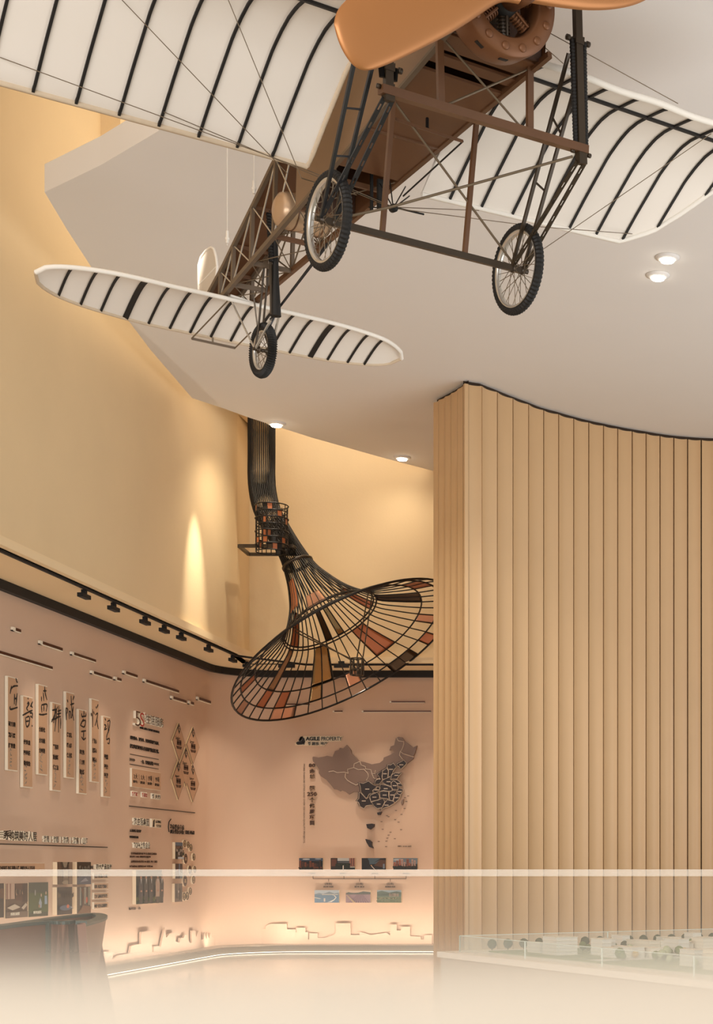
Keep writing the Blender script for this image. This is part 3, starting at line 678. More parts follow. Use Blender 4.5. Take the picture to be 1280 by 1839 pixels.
# calligraphy panels
M_PAN = mat('panel_tan', (196, 158, 126), .5, noise=.03)
M_FAINT = mat('faint_brush', (148, 138, 124), .7)
BOXES = [(8.5, 31.5, 1213.5, 1383), (36, 58.5, 1248.5, 1413.5), (63.5, 85, 1228, 1390.5), (88.5, 109, 1260.5, 1419.5), (113.5, 133, 1241.5, 1396.5), (136.5, 155.5, 1273, 1425), (159.5, 177.5, 1254, 1404), (180.5, 198, 1285, 1431)]
BRUSH = [
 [[(165,105),(172,138),(181,147)], [(118,185),(104,268)], [(108,222),(140,190),(183,184)], [(150,268),(148,378)], [(178,262),(163,392)], [(152,318),(174,314)], [(104,398),(108,430),(180,410)]],
 [[(289,308),(293,326)], [(298,350),(282,376)], [(288,356),(302,370),(276,420),(292,442)], [(236,492),(300,456),(336,440)], [(340,350),(314,402)], [(320,386),(338,412)], [(264,512),(274,606),(300,592),(306,508),(270,516)], [(272,556),(300,550)], [(310,470),(336,470),(335,526)], [(315,500),(329,511)], [(329,598),(337,606)]],
 [[(464,190),(470,262),(489,332)], [(430,295),(432,346)], [(450,238),(482,236)], [(450,252),(456,342)], [(430,390),(435,462)], [(430,386),(488,378),(480,452)], [(456,386),(456,450)], [(405,480),(440,486),(488,477)]],
 [[(575,382),(572,470),(558,572)], [(545,440),(592,428)], [(600,402),(556,520),(539,560)], [(590,432),(570,662)], [(600,450),(636,438)], [(612,395),(609,672)], [(595,480),(635,470)], [(590,512),(632,504)], [(632,520),(630,632)], [(540,540),(600,520)]],
 [[(700,328),(708,356)], [(688,415),(692,542)], [(688,416),(706,430),(700,472)], [(732,382),(772,368)], [(740,288),(750,440),(769,547)], [(720,450),(722,532)], [(720,450),(736,460),(738,526)], [(773,290),(760,332)], [(766,400),(745,522)]],
 [[(875,444),(875,502)], [(852,470),(855,505),(898,500)], [(895,470),(897,500)], [(870,530),(850,570),(837,602)], [(850,560),(890,545),(880,612),(844,600)], [(845,662),(895,654)], [(872,660),(870,738)], [(850,716),(870,746),(893,730)]],
 [[(952,468),(956,502)], [(965,428),(966,617)], [(975,450),(983,482)], [(1000,400),(1006,422)], [(1023,378),(1012,412)], [(995,490),(1018,470),(1010,530),(990,602)], [(1010,530),(1016,590),(1026,634)]],
 [[(1094,523),(1103,547)], [(1087,590),(1106,600),(1090,642),(1115,630)], [(1120,560),(1145,545),(1140,620),(1118,692)], [(1125,570),(1128,652)], [(1140,640),(1115,700),(1110,752)], [(1114,746),(1140,735),(1138,786),(1121,780)]]]
def sm(pts, n=6):
    out = []
    for i in range(len(pts)-1):
        k = [pts[max(0, min(len(pts)-1, i+j))] for j in (-1, 0, 1, 2)]
        for q in range(n): out.append(tuple(cr(k[0][j], k[1][j], k[2][j], k[3][j], q/n) for j in range(2)))
    return out+[pts[-1]]
SM = [('研方圆', '精尺度', '扩容量'), ('绿意盎', '四季藏', '微境怡'), ('全龄化', '全功能', '全时段'), ('严选料', '重创新', '优工法'), ('待以礼', '暖心怀', '保无忧'), ('尊文脉', '传文明', '敬自然'), ('任安心', '居舒心', '购畅心'), ('更智慧', '更安全', '更便捷')]
SY = [(1299, 1319, 1338), (1332, 1351, 1370), (1309, 1329, 1347), (1340.5, 1359, 1377.5), (1319, 1338, 1355.5), (1350, 1368, 1385.5), (1330, 1347, 1364), (1358.5, 1376, 1392)]
nth = ['first', 'second', 'third', 'fourth', 'fifth', 'sixth', 'seventh', 'eighth and last']
for i, (x0, x1, yt, yb) in enumerate(BOXES):
    D = .034; a, u, h = WL.frame(x0, x1-D*(1275-x1)/8.6, yt, yb, .003); n_ = WL.n(); o = empty('calligraphy_panel', a)
    pts = [Vector((0, 0, 0)), u, u+h, h]
    # turned out from the wall a little as a box
    MB().prism(pts, n_*D).build('panel_board', M_WHITE, o)
    ins = .012; t = u.normalized()
    MB().prism([t*ins+Vector((0, 0, ins))+n_*D, u-t*ins+Vector((0, 0, ins))+n_*D, u+h-t*ins-Vector((0, 0, ins))+n_*D, h+t*ins-Vector((0, 0, ins))+n_*D], n_*.004).build('panel_face', M_PAN, o)
    xa, xb = x0+4.5, x1
    m = MB()
    for st in BRUSH[i]:
        kk = sm(st, 4); N_ = len(kk); rr_ = [.0062+.0052*math.sin(math.pi*min(1, .12+.8*j/max(1, N_-1)))+.0015*((j*7) % 3) for j in range(N_)]
        m.tube([WL.pt(x/5.818, 1200+y/5.818, D+.005)-a for x, y in kk], rr_, 6)
    m.v = [(D+.005+(p[0]-(D+.005))*.35, p[1], p[2]) for p in m.v]
    m.build('brush_character', M_RIB, o, rec=False)
    for s_, y in zip(SM[i], SY[i]):
        m = addtext(MB(), WL, s_, (xa+2, xb-4, y-4.5, y+4.5), D+.009, .002, 0, None, .02)
        m.v = [tuple(Vector(p)-a) for p in m.v]; m.build('small_characters', M_INK, o, rec=False)
    m = MB(); r_ = random.Random(i)
    for k in range(5):
        y = yb-8-k*7; p = [WL.pt(xa+3+r_.random()*5, y+r_.uniform(-3, 3), D+.006)-a for _ in range(4)]
        m.tube(p, .006, 4)
    m.build('faint_brush_mark', M_FAINT, o)
    tag(o, f'tall narrow tan panel with brush calligraphy, {nth[i]} from left of the eight', 'sign', 'calligraphy panels on the left wall')
# service block
m = MB(); addtext(m, WL, '5', (238, 248, 1276, 1303), 0, .04, 0, 1, -.01); o5 = m.build('numeral', [M_INKB, M_WHITE], rec=False)
svc = empty('service_lettering', (0, 0, 0)); o5.parent = svc
for nm_, bd, bx, mt_ in (('letter', 'S', (247, 255, 1279, 1304), M_RED), ('plus_sign', '+', (255.5, 258.5, 1279, 1286), M_RED), ('characters', '生活服务', (258, 290, 1282, 1299), M_INKB)):
    addtext(MB(), WL, bd, bx, 0, .035, 0, 1, .0).build(nm_, [mt_, M_WHITE], svc, rec=False)
addtext(MB(), WL, 'FULL LIFE CYCLE SERVICE', (251, 285.5, 1304.5, 1308.5), 0, .01, 0, 1, .02).build('caption', [M_INK, M_INK], svc, rec=False)
tag(svc, 'raised 5S+ service title in brown and red letters with an English line below', 'lettering')
lettering(WL, '以更贴心、更专业、更周到的服务品质,', (233.5, 285, 1320.5, 1327.5), 'upper bold line of the two-line slogan under the 5S+ title', bold=.03)
lettering(WL, '解决您从筑家到人生各阶段的后顾之忧。', (233.5, 285, 1335.5, 1343), 'lower bold line of the two-line slogan under the 5S+ title', bold=.03)
m = MB()
for (xa, xb, y, s_) in ((233.5, 285, 1354, .2), (233, 284.5, 1372, .2)):
    p, q = LW(xa, y, .004), LW(xb, y, .004); q.z = p.z; m.bar(p, q, .006, .008)
lab = m.build('rule_line', M_INK); tag(lab, 'pair of thin dark rules above and below the scan hint', 'line')
lettering(WL, '>>>>>', (232.5, 242, 1361, 1366), 'row of small chevrons left of the scan hint', bold=0)
lettering(WL, '一扫，了解服务详情', (252.5, 275, 1364, 1371), 'small scan hint between two thin rules', bold=0.01)
lettering(WL, '<<<<<', (276, 285, 1369, 1373.5), 'row of small chevrons right of the scan hint', bold=0)
def board(wall, x0, x1, yt, yb, D, face, name, label, cat='sign', group=None, edge=None):
    a, u, h = wall.frame(x0, x1-(D*(1275-x1)/8.6 if wall.left else 0), yt, yb, 0); n_ = wall.n(); o = empty(name, a); t = u.normalized(); z = Vector((0, 0, 1))
    MB().prism([Vector((0, 0, 0)), u, u+h, h], n_*D).build('board', edge or M_WHITE, o)
    e = .006; MB().prism([t*e+z*e+n_*D, u-t*e+z*e+n_*D, u+h-t*e-z*e+n_*D, h+t*e-z*e+n_*D], n_*.003).build('face', face, o)
    tag(o, label, cat, group); return o, a
def txt_on(o, a, wall, body, box, off, mt_, bold=.01, name='writing'):
    m = addtext(MB(), wall, body, box, off, .002, 0, None, bold); m.v = [tuple(Vector(p)-a) for p in m.v]; return m.build(name, mt_, o, rec=False)
o, a = board(WL, 233, 288.5, 1379, 1413, .03, M_PAN, 'number_board', 'tan board with the numbers 3, 5, 19 and 99 in a row')
for k, (b, c_) in enumerate((('3大', '服务平台'), ('5大', '服务系统'), ('19项', '服务模块'), ('99项', '服务标准'))):
    x = 239+k*13; yy = 1389+k*1.9
    txt_on(o, a, WL, b, (x+1, x+8, yy, yy+9.5), (.034), M_INK, 0); txt_on(o, a, WL, c_, (x, x+8, yy+11.5, yy+16.5), (.034), M_INK, .01)
    if k:
        p = LW(x-2.5, yy+15, (.034))-a; q = LW(x-2.5, yy, (.034))-a; MB().bar(p, q, .008, .004, (0, 1, 0)).build('divider', M_INK, o)
for x0, x1, yt, yb, b, mt_, lb in ((234, 246.5, 1420, 1430, '雅管家', M_RED, 'small white block with a red mark, leftmost under the number board'), (252, 264, 1422, 1432, '雅荟宝', M_RED, 'small white block with a red mark, middle one under the number board'), (270, 288, 1424.5, 1434.5, '雅天行', M_INK, 'small white block with a dark mark, rightmost under the number board')):
    o, a = board(WL, x0, x1, yt, yb, .03, M_WHITE, 'logo_block', lb); txt_on(o, a, WL, b, (x0+3, x1, yt+1.5, yb-1), .034, mt_, .02)
# diamonds
M_DG = mat('diamond_face', (190, 152, 122), .5)
for cx_, cy_, nme, lb in ((319.5, 1367.5, 'Smile+', 'top left diamond plaque reading Smile+'), (344.5, 1372, 'Serve+', 'top right diamond plaque reading Serve+'), (331.5, 1377+32, 'Share+', 'centre diamond plaque reading Share+'), (317.5, 1434-34, 'Support+', 'bottom left diamond plaque reading Support+'), (343.5, 1438-31, 'Safety+', 'bottom right diamond plaque reading Safety+')):
    pass
for cx_, yt, yb, nme, lb in ((318.5, 1298, 1367, 'Smile+', 'top left diamond plaque reading Smile+'), (344, 1305.5, 1373, 'Serve+', 'top right diamond plaque reading Serve+'), (331, 1342, 1413, 'Share+', 'centre diamond plaque reading Share+'), (317.5, 1366, 1437, 'Support+', 'bottom left diamond plaque reading Support+'), (343.5, 1371.5, 1441, 'Safety+', 'bottom right diamond plaque reading Safety+')):
    hw = 11.7; c0 = LW(cx_, (yt+yb)/2, .004); l_ = LW(cx_-hw, (yt+yb)/2+1, 0); r_ = LW(cx_+hw, (yt+yb)/2, 0); hz = (LW(cx_, yt, 0)-LW(cx_, yb, 0)).z/2; wy = (r_-l_).y/2
    o = empty('diamond_plaque', c0); n_ = Vector((1, 0, 0))
    dm = lambda s_, off: [Vector((off, -wy*s_, 0)), Vector((off, 0, -hz*s_)), Vector((off, wy*s_, 0)), Vector((off, 0, hz*s_))]
    MB().prism(dm(1, 0), n_*.022).build('board', mat('plaque_edge', (216, 190, 150), .5), o)
    MB().prism(dm(.985, .022), n_*.002).build('border', M_INK, o); MB().prism(dm(.93, .024), n_*.003).build('face', M_DG, o)
    # dark emblem in the top corner
    MB().prism([Vector((.028, -wy*.24, hz*.70)), Vector((.028, 0, hz*.42)), Vector((.028, wy*.24, hz*.70)), Vector((.028, 0, hz*.93))], n_*.002).build('emblem', M_INK, o)
    MB().torus((.03, 0, hz*.69), (1, 0, 0), wy*.09, .006, 16, 4).build('emblem_ring', M_DG, o)
    txt_on(o, c0, WL, nme, (cx_-3.2, cx_+4.5, (yt+yb)/2-11, (yt+yb)/2-5), .028, M_INK, 0)
    m = MB()
    for j, (zz, ww) in enumerate(((.02, .34), (-.09, .34), (-.26, .42), (-.33, .34))):
        for kk in range(2):
            y0 = -wy*ww+kk*wy*ww*1.05; m.bb((.028, y0, hz*zz-.016*(1.6 if j < 2 else .7)), (.030, y0+wy*ww*.9, hz*zz+.016*(1.6 if j < 2 else .7)))
    m.build('small_print', M_INKB, o)
    tag(o, lb, 'plaque', 'diamond plaques on the left wall')
def rule(wall, x0, y0, x1, label, off=.004):
    p, q = wall.pt(x0, y0, off), wall.pt(x1, y0, off); q.z = p.z
    return tag(MB().bar(p, q, .008, .012).build('rule_line', M_INK), label, 'line')
rule(WL, 232, 1447.5, 350, 'thin dark rule under the diamonds and logo blocks')
rule(WL, 0, 1515.5, 193, 'thin dark rule below the large heading at the left edge')
# lower-right group of left wall
def raised(body, box, label, D=.03, mt=None, bold=.015):
    return lettering(WL, body, box, label, mt=mt or M_INK, side=M_WHITE, depth=D, bold=bold, off=0)
raised('雅生活集团', (236.5, 264, 1468, 1481.5), 'raised heading with cream sides above the TOP4 line')
lettering(WL, 'A-LIVING GROUP', (233, 253, 1489, 1494), 'small line in shadow under the raised heading', bold=.01)
o, a = board(WL, 268.5, 289, 1470, 1485.5, .035, M_SIDE, 'logo_block', 'white block with a black petal logo and A-LIVING beside the raised heading')
MB().prism([LW(274, 1485, .04)-a, LW(277, 1485, .04)-a, LW(277.5, 1471.5, .04)-a, LW(275, 1474, .04)-a], Vector((.003, 0, 0))).build('petal_logo', M_INK, o)
txt_on(o, a, WL, 'A-LIVING', (279, 289, 1473, 1478), .04, M_INK, .02); txt_on(o, a, WL, '雅生活', (281, 289, 1480.5, 1485.5), .04, M_INK, .02)
lettering(WL, '中国物业服务百强', (232.5, 248, 1500.5, 1505), 'small line above the TOP4 heading', bold=.01)
raised('TOP4上市企业', (236.5, 266, 1511, 1523.5), 'raised TOP4 heading with cream sides')
for k, (b, bx) in enumerate((('管理面积超5亿平方米覆盖城市', (235, 281, 1530.5, 1534.5)), ('服务业主 200万 连续多年百强企业', (233, 270, 1536.5, 1540))
        , ('品牌价值同比增长23% 服务 业主 满意', (235, 282, 1545, 1549)), ('在管面积10万 新增项目128个 年增长28%', (232.5, 274, 1554, 1557.5)))):
    lettering(WL, b, bx, ['first', 'second', 'third', 'fourth'][k]+' of the four small text lines under the TOP4 heading', mt=M_INKB, bold=.0)
lettering(WL, '温度精度高度', (305, 330.5, 1479.5, 1497), 'thin tall brush-style heading under the diamonds', bold=-.01)
lettering(WL, '引领行业标准', (332, 349, 1491, 1498), 'small line right of the brush-style heading', bold=.01)
m = MB(); pts = [LW(307, 1471, .01), LW(303.5, 1476, .01), LW(302.5, 1485, .01), LW(303.5, 1494, .01)]
tag(m.tube(pts, .008, 5).build('bracket_stroke', M_INK), 'thin curved bracket stroke left of the brush-style heading', 'line')
# ------------------------------------------------------------------ framed pictures
PC = {}
def pm(r, g, b): return mat(f'print_{r}_{g}_{b}', (r, g, b), .45)
def picture(wall, x0, x1, yt, yb, D, shapes, label, edge=None, group=None, bgc=(40, 40, 44), name='photo_panel', cat='picture'):
    a, u, h = wall.frame(x0, x1-(D*(1275-x1)/8.6 if wall.left else 0), yt, yb, 0); n_ = wall.n(); o = empty(name, a)
    MB().prism([Vector((0, 0, 0)), u, u+h, h], n_*D).build('board', edge or M_SIDE, o)
    mats = [pm(*bgc)]; m = MB(); e = D+.002
    m.add([n_*e, u+n_*e, u+h+n_*e, h+n_*e], [(0, 1, 2, 3)], 0)
    for k, (col, poly) in enumerate(shapes):
        mm = pm(*col)
        if mm not in mats: mats.append(mm)
        e = D+.002+.0012*(k+1)
        m.add([u*min(1, max(0, x))+h*min(1, max(0, y))+n_*e for x, y in poly], [tuple(range(len(poly)))], mats.index(mm))
    m.build('print', mats, o, rec=False)
    tag(o, label, cat, group); return o, a
def R_(x0, y0, x1, y1): return [(x0, y0), (x1, y0), (x1, y1), (x0, y1)]
def EL(cx_, cy_, rx, ry, n=12): return [(cx_+rx*math.cos(2*math.pi*k/n), cy_+ry*math.sin(2*math.pi*k/n)) for k in range(n)]
def towers(seed, x0, x1, base, hmin, hmax, cols, n=9):
    r = random.Random(seed); s = []
    for k in range(n):
        x = x0+(x1-x0)*k/n; w_ = (x1-x0)/n*r.uniform(.6, 1.0); hh = r.uniform(hmin, hmax); c_ = cols[r.randrange(len(cols))]
        s.append((c_, R_(x, base, x+w_, base+hh)))
        for j in range(3): s.append(((44, 28, 22), R_(x+w_*.15, base+hh*(.2+.25*j), x+w_*.85, base+hh*(.26+.25*j))))
    return s
def blobs(seed, x0, x1, y, r0, cols, n=14, asp=1.6):
    r = random.Random(seed); return [(cols[r.randrange(len(cols))], EL(x0+(x1-x0)*(k+.5)/n, y+r.uniform(-.03, .03), r0*r.uniform(.7, 1.2), r0*asp*r.uniform(.7, 1.2), 8)) for k in range(n)]
UP = 'dark city photographs in the upper row of the back wall'; DN = 'pale landscape photographs in the lower row of the back wall'
picture(WB, 538.3, 581, 1541, 1562, .05, [((60, 74, 90), R_(0, .75, 1, 1)), ((190, 190, 188), EL(.3, .9, .16, .05)), ((170, 174, 178), EL(.8, .93, .14, .04))]+towers(1, .02, .98, .2, .3, .65, [(120, 70, 48), (84, 52, 40), (60, 44, 38)])+blobs(2, 0, 1, .18, .05, [(30, 30, 22), (44, 42, 30), (92, 52, 36)]), 'small dark photograph of tower blocks, leftmost in the back wall upper row', bgc=(34, 36, 36))
picture(WB, 595, 638.5, 1541, 1562, .05, [((178, 176, 170), R_(.28, .6, .76, 1)), ((60, 66, 70), R_(.28, .62, .76, .75)), ((44, 34, 28), R_(0, .1, .27, 1)), ((92, 56, 42), R_(.03, .3, .24, .92)), ((150, 100, 82), R_(.77, .3, 1, 1)), ((70, 44, 38), R_(.84, .35, .87, 1)), ((70, 44, 38), R_(.93, .35, .96, 1)), ((30, 34, 24), R_(.2, .05, .8, .5)), ((210, 196, 180), R_(.5, .05, .54, .5)), ((200, 190, 170), R_(.8, .2, 1, .26))]+blobs(3, .25, .8, .45, .05, [(28, 34, 22), (46, 48, 32)]), 'small dark photograph with pale sky between buildings, second in the back wall upper row', bgc=(30, 30, 28))
picture(WB, 650.5, 694, 1541, 1562, .05, [((70, 84, 92), [(.3, .45), (.6, .5), (.9, 1), (.25, 1)]), ((22, 20, 18), [(0, .05), (.34, .3), (.3, .8), (.18, 1), (0, 1)]), ((80, 50, 34), [(.5, .35), (1, .15), (1, .9), (.78, .88)]), ((40, 28, 22), [(.5, .6), (.78, .96), (1, .99), (1, .8), (.78, .85)]), ((120, 74, 48), [(.42, .1), (.55, .1), (.44, .4)]), ((230, 170, 110), R_(.38, .34, .42, .4)), ((110, 120, 130), R_(.88, .1, .95, .5)), ((36, 30, 28), [(.2, 0), (.9, 0), (.46, .4)]), ((220, 200, 180), [(.4, .3), (.42, .32), (.55, .05), (.52, .05)])], 'small dark photograph of an old street at dusk, third in the back wall upper row', bgc=(24, 22, 20))
picture(WB, 707, 750.5, 1541, 1562, .05, [((110, 120, 126), R_(0, .5, 1, 1)), ((170, 176, 178), EL(.2, .85, .2, .08))]+towers(9, .02, .98, .28, .2, .66, [(170, 104, 80), (140, 84, 64), (186, 150, 134)])+blobs(4, 0, 1, .25, .06, [(34, 34, 26), (56, 42, 30)]), 'photograph of sunlit reddish towers, rightmost in the back wall upper row', bgc=(44, 42, 38))
arcp = [(.5, .02), (.62, .1), (.78, .25), (.86, .42), (.78, .58), (.7, .62), (.74, .62), (.84, .56), (.9, .42), (.82, .22), (.7, .06)]
picture(WB, 566, 610, 1598.5, 1621, .05, [((168, 178, 186), R_(0, .68, 1, 1)), ((128, 140, 146), [(0, .68), (.2, .78), (.35, .7), (.6, .88), (.8, .74), (1, .8), (1, .66), (0, .64)]), ((196, 190, 176), R_(.3, .62, .96, .67)), ((206, 204, 196), arcp), ((200, 198, 190), [(0, .38), (.22, .3), (.28, .33), (0, .44)]), ((210, 200, 190), R_(.38, .08, .44, .35))], 'pale photograph of a bay with a curving pier, leftmost of the back wall lower row', bgc=(104, 128, 148))
lav = [((118, 96, 110), [(.1+.1*k, 0), (.13+.1*k, 0), (.45+.03*k, .62), (.44+.03*k, .62)]) for k in range(9)]
picture(WB, 622, 666.5, 1598.5, 1621, .05, [((196, 170, 146), R_(0, .8, 1, 1)), ((96, 98, 92), [(0, .72), (.1, .84), (.3, .76), (.5, .8), (.7, .9), (1, .84), (1, .66), (0, .66)])]+lav+[((172, 148, 120), [(.02, .62), (.06, .62), (.4, 0), (.3, 0)])], 'pale photograph of lavender rows, middle of the lower row on the back wall', bgc=(148, 124, 128))
picture(WB, 678, 721.5, 1598.5, 1621, .05, [((140, 156, 162), R_(0, .8, 1, 1)), ((92, 108, 98), [(0, .85), (.2, .95), (.5, .8), (.8, .9), (1, .82), (1, .5), (0, .5)])]+towers(12, .5, .92, .5, .2, .26, [(190, 170, 150), (168, 150, 134)], 6)+blobs(7, 0, 1, .35, .05, [(170, 160, 130), (88, 98, 76), (120, 120, 96)], 18, 1)+blobs(8, 0, 1, .15, .06, [(90, 100, 78), (110, 112, 90)], 14, 1), 'pale photograph of white towers by hills, right of the lower row on the back wall', bgc=(108, 118, 96))
# left wall pictures
def man(x, hgt=.82, suit=(34, 34, 38), s=1.0):
    return [(suit, [(x-.075*s, .18), (x-.085*s, .62), (x-.05*s, .74), (x+.05*s, .74), (x+.085*s, .62), (x+.075*s, .18)]), ((30, 28, 30), R_(x-.06*s, 0, x+.06*s, .2)), ((176, 132, 110), EL(x, .80, .033*s, .062, 10)), ((30, 24, 22), EL(x, .845, .034*s, .03, 8)), ((200, 196, 190), [(x-.02, .74), (x+.02, .74), (x, .58)]), ((176, 132, 110), EL(x, .38, .035, .03, 8))]
picture(WL, 237.5, 290, 1563, 1624, .055, [((78, 72, 62), R_(0, .55, 1, .93)), ((40, 44, 34), R_(0, .93, 1, 1)), ((60, 66, 44), R_(0, 0, 1, .2))]+blobs(21, 0, 1, .16, .04, [(110, 112, 62), (78, 88, 46), (132, 120, 88)], 16, 1.8)+man(.12, suit=(42, 40, 50))+man(.3)+man(.48)+man(.88)+man(.70, suit=(176, 148, 130)), 'large photograph of five people in suits standing in a row, on the left wall', bgc=(54, 50, 44), edge=M_SIDE)
picture(WL, 309.5, 327.5, 1512.5, 1542.5, .045, [((70, 96, 120), R_(0, .8, 1, 1))]+blobs(31, 0, 1, .7, .09, [(110, 84, 70), (60, 50, 44), (130, 120, 110)], 8, 1)+blobs(32, 0, 1, .5, .1, [(160, 150, 140), (70, 74, 60), (50, 44, 40)], 8, 1)+blobs(33, 0, 1, .3, .1, [(186, 180, 176), (90, 70, 60), (60, 70, 56)], 8, 1)+[((176, 186, 196), R_(.1, 0, .9, .12))], 'small photograph of a crowd, topmost of the three left of the round medallions', bgc=(60, 54, 48))
picture(WL, 309.5, 327, 1551, 1578, .045, [((56, 40, 36), R_(0, .3, .48, 1)), ((120, 140, 170), R_(.5, .2, .62, 1)), ((50, 40, 40), R_(.62, .35, 1, 1)), ((190, 60, 50), EL(.25, .58, .07, .06)), ((120, 128, 132), R_(.6, 0, 1, .4)), ((60, 44, 40), R_(0, 0, .5, .3))], 'small photograph with red and blue banners, middle of the three left of the medallions', bgc=(70, 70, 76))
picture(WL, 308.5, 327, 1587, 1620, .045, [((120, 108, 98), R_(.35, .3, .5, 1)), ((100, 84, 74), R_(0, 0, 1, .18)), ((40, 34, 32), R_(.15, .2, .35, .6)), ((36, 30, 30), R_(.5, .1, .75, .75)), ((190, 180, 170), R_(.38, .5, .52, .62))], 'small photograph of a doorway with figures, lowest of the three left of the medallions', bgc=(80, 70, 64))
M_MED = mat('medallion_tan', (196, 168, 132), .5)
for k, (cx_, cy_, ry, dark, lb) in enumerate(((330, 1515, 7, 0, 'small tan round medallion, highest at the top of the arc'), (336, 1517, 6.5, 0, 'small tan round medallion, second along the top of the arc'), (341, 1522, 7, 0, 'small tan round medallion, third along the top of the arc'), (332, 1542, 9.6, 1, 'dark round medallion, upper one beside the crowd photograph'), (346.5, 1539, 7, 0, 'small tan round medallion at the right of the arc, upper side'),
        (339.5, 1562, 8, 1, 'dark round medallion in the middle of the arc'), (348, 1561.5, 6.8, 0, 'small tan round medallion furthest right, beside the dark middle one'), (331, 1581.5, 10.5, 1, 'dark round medallion, lower one beside the red banner photograph'), (346, 1580, 7.8, 0, 'small tan round medallion at the right of the arc, lower side'), (340, 1600.5, 7.5, 0, 'small tan round medallion, third from the end of the arc at the bottom'), (334.5, 1609, 8, 0, 'small tan round medallion, second from the end of the arc at the bottom'), (329, 1610, 8, 0, 'small tan round medallion, lowest beside the doorway photograph'))):
    c0 = LW(cx_-2, cy_, .004); r_ = (LW(cx_, cy_, 0)-LW(cx_, cy_+ry, 0)).z; o = empty('medallion', c0)
    MB().rev((0, 0, 0), (1, 0, 0), [(0, 0), (r_, 0), (r_, .03), (0, .03)], 28, smooth=False).build('disc', M_SIDE, o)
    MB().rev((.03, 0, 0), (1, 0, 0), [(0, .003), (r_*.95, .003), (r_*.95, 0)], 28, smooth=False).build('face', M_INKB if dark else M_MED, o)
    if not dark: MB().torus((.034, 0, 0), (1, 0, 0), r_*.8, .006, 24, 4).build('ring', M_INK, o)
    MB().bb((.034, -r_*.4, -r_*.3), (.030, r_*.4, -r_*.12)).bb((.034, -r_*.3, .0), (.030, r_*.3, r_*.2)).build('small_print', M_MED if dark else M_INK, o)
    tag(o, lb, 'medallion', 'round medallions on the left wall')
# far-left block
raised('系', (-8, 8, 1490.5, 1507.5), 'first raised character at the left edge of the large heading', .09)
raised('构筑美好人居', (13, 62, 1491, 1509.5), 'large raised heading with cream sides at the left edge', .03)
for k, (s_, x) in enumerate((('雅苑', 75), ('雅郡', 92.5), ('雅府', 110.5), ('雅宸', 128.5), ('山海', 145))):
    raised(s_, (x, x+9.5, 1500.5+k*.9, 1512.5+k*.9), ['first', 'second', 'third', 'fourth', 'fifth'][k]+' raised pair of characters right of the large heading', .025)
    if k: raised('|', (x-4, x-3.2, 1501+k*.9, 1512+k*.9), ['first', 'second', 'third', 'fourth'][k-1]+' upright divider between the raised pairs of characters', .02, bold=.01)
o, a = board(WL, -20, 80, 1549, 1566, .03, M_PAN, 'pill_sign', 'long tan one-line sign at the left edge above the photographs')
txt_on(o, a, WL, '为崇尚雅致格调的人群, 构建全城人文礼序', (0, 62.5, 1555, 1562.5), .034, M_INK, .02)
picture(WL, 94.5, 129.5, 1548, 1588.5, .06, [((120, 100, 84), R_(0, 0, 1, 1)), ((90, 70, 56), R_(0, .0, .28, 1)), ((60, 46, 38), R_(.3, 0, .36, .8)), ((150, 136, 116), R_(.4, .3, .68, .62)), ((60, 50, 42), [(.2, 1), (.3, .7), (.66, .7), (.78, 1)]), ((140, 126, 108), [(.3, 1), (.4, .76), (.56, .76), (.66, 1)]), ((150, 134, 112), EL(.52, .08, .24, .1)), ((60, 46, 38), R_(.68, 0, .72, .85))], 'photograph of a grand corridor, upper left of the four-photograph block', bgc=(110, 92, 76))
picture(WL, 130, 163, 1548, 1588.5, .06, [((70, 76, 92), [(0, 0), (1, 0), (1, .35), (.6, .5), (0, .3)]), ((130, 132, 140), [(.2, .1), (.8, .15), (.6, .3)])]+blobs(41, 0, 1, .75, .04, [(120, 116, 104), (54, 40, 32), (34, 28, 24)], 22, 2), 'dark photograph of trees over water, upper right of the four-photograph block', bgc=(44, 34, 28))
picture(WL, 94, 129, 1593.5, 1643.5, .06, blobs(42, 0, 1, .7, .05, [(96, 80, 64), (40, 34, 30), (60, 50, 44)], 18, 2)+[((86, 98, 116), EL(.45, .25, .4, .1)), ((200, 110, 80), EL(.6, .3, .09, .07)), ((150, 150, 146), [(.8, .3), (.95, .22), (.93, .18), (.78, .26)])], 'dark photograph with a glowing bowl, lower left of the four-photograph block', bgc=(52, 48, 48))
picture(WL, 130, 162, 1593, 1641, .06, [((140, 140, 130), R_(.2, .3, .32, .98)), ((150, 146, 132), R_(.5, .35, .64, .98)), ((140, 136, 120), R_(.82, .3, .94, .98)), ((190, 90, 60), EL(.7, .5, .07, .12)), ((176, 90, 66), [(.3, .95), (.44, .8), (.36, .7)]), ((120, 86, 64), [(0, 0), (1, 0), (1, .25), (.4, .3)]), ((90, 66, 54), R_(.34, .3, .5, .98))], 'photograph of a lounge with tall windows, lower right of the four-photograph block', bgc=(86, 74, 66))
picture(WL, -30, 6.5, 1587, 1650, .012, [((90, 60, 44), EL(.9, .7, .2, .15))], 'photograph cut by the left edge of the picture', bgc=(48, 40, 36))
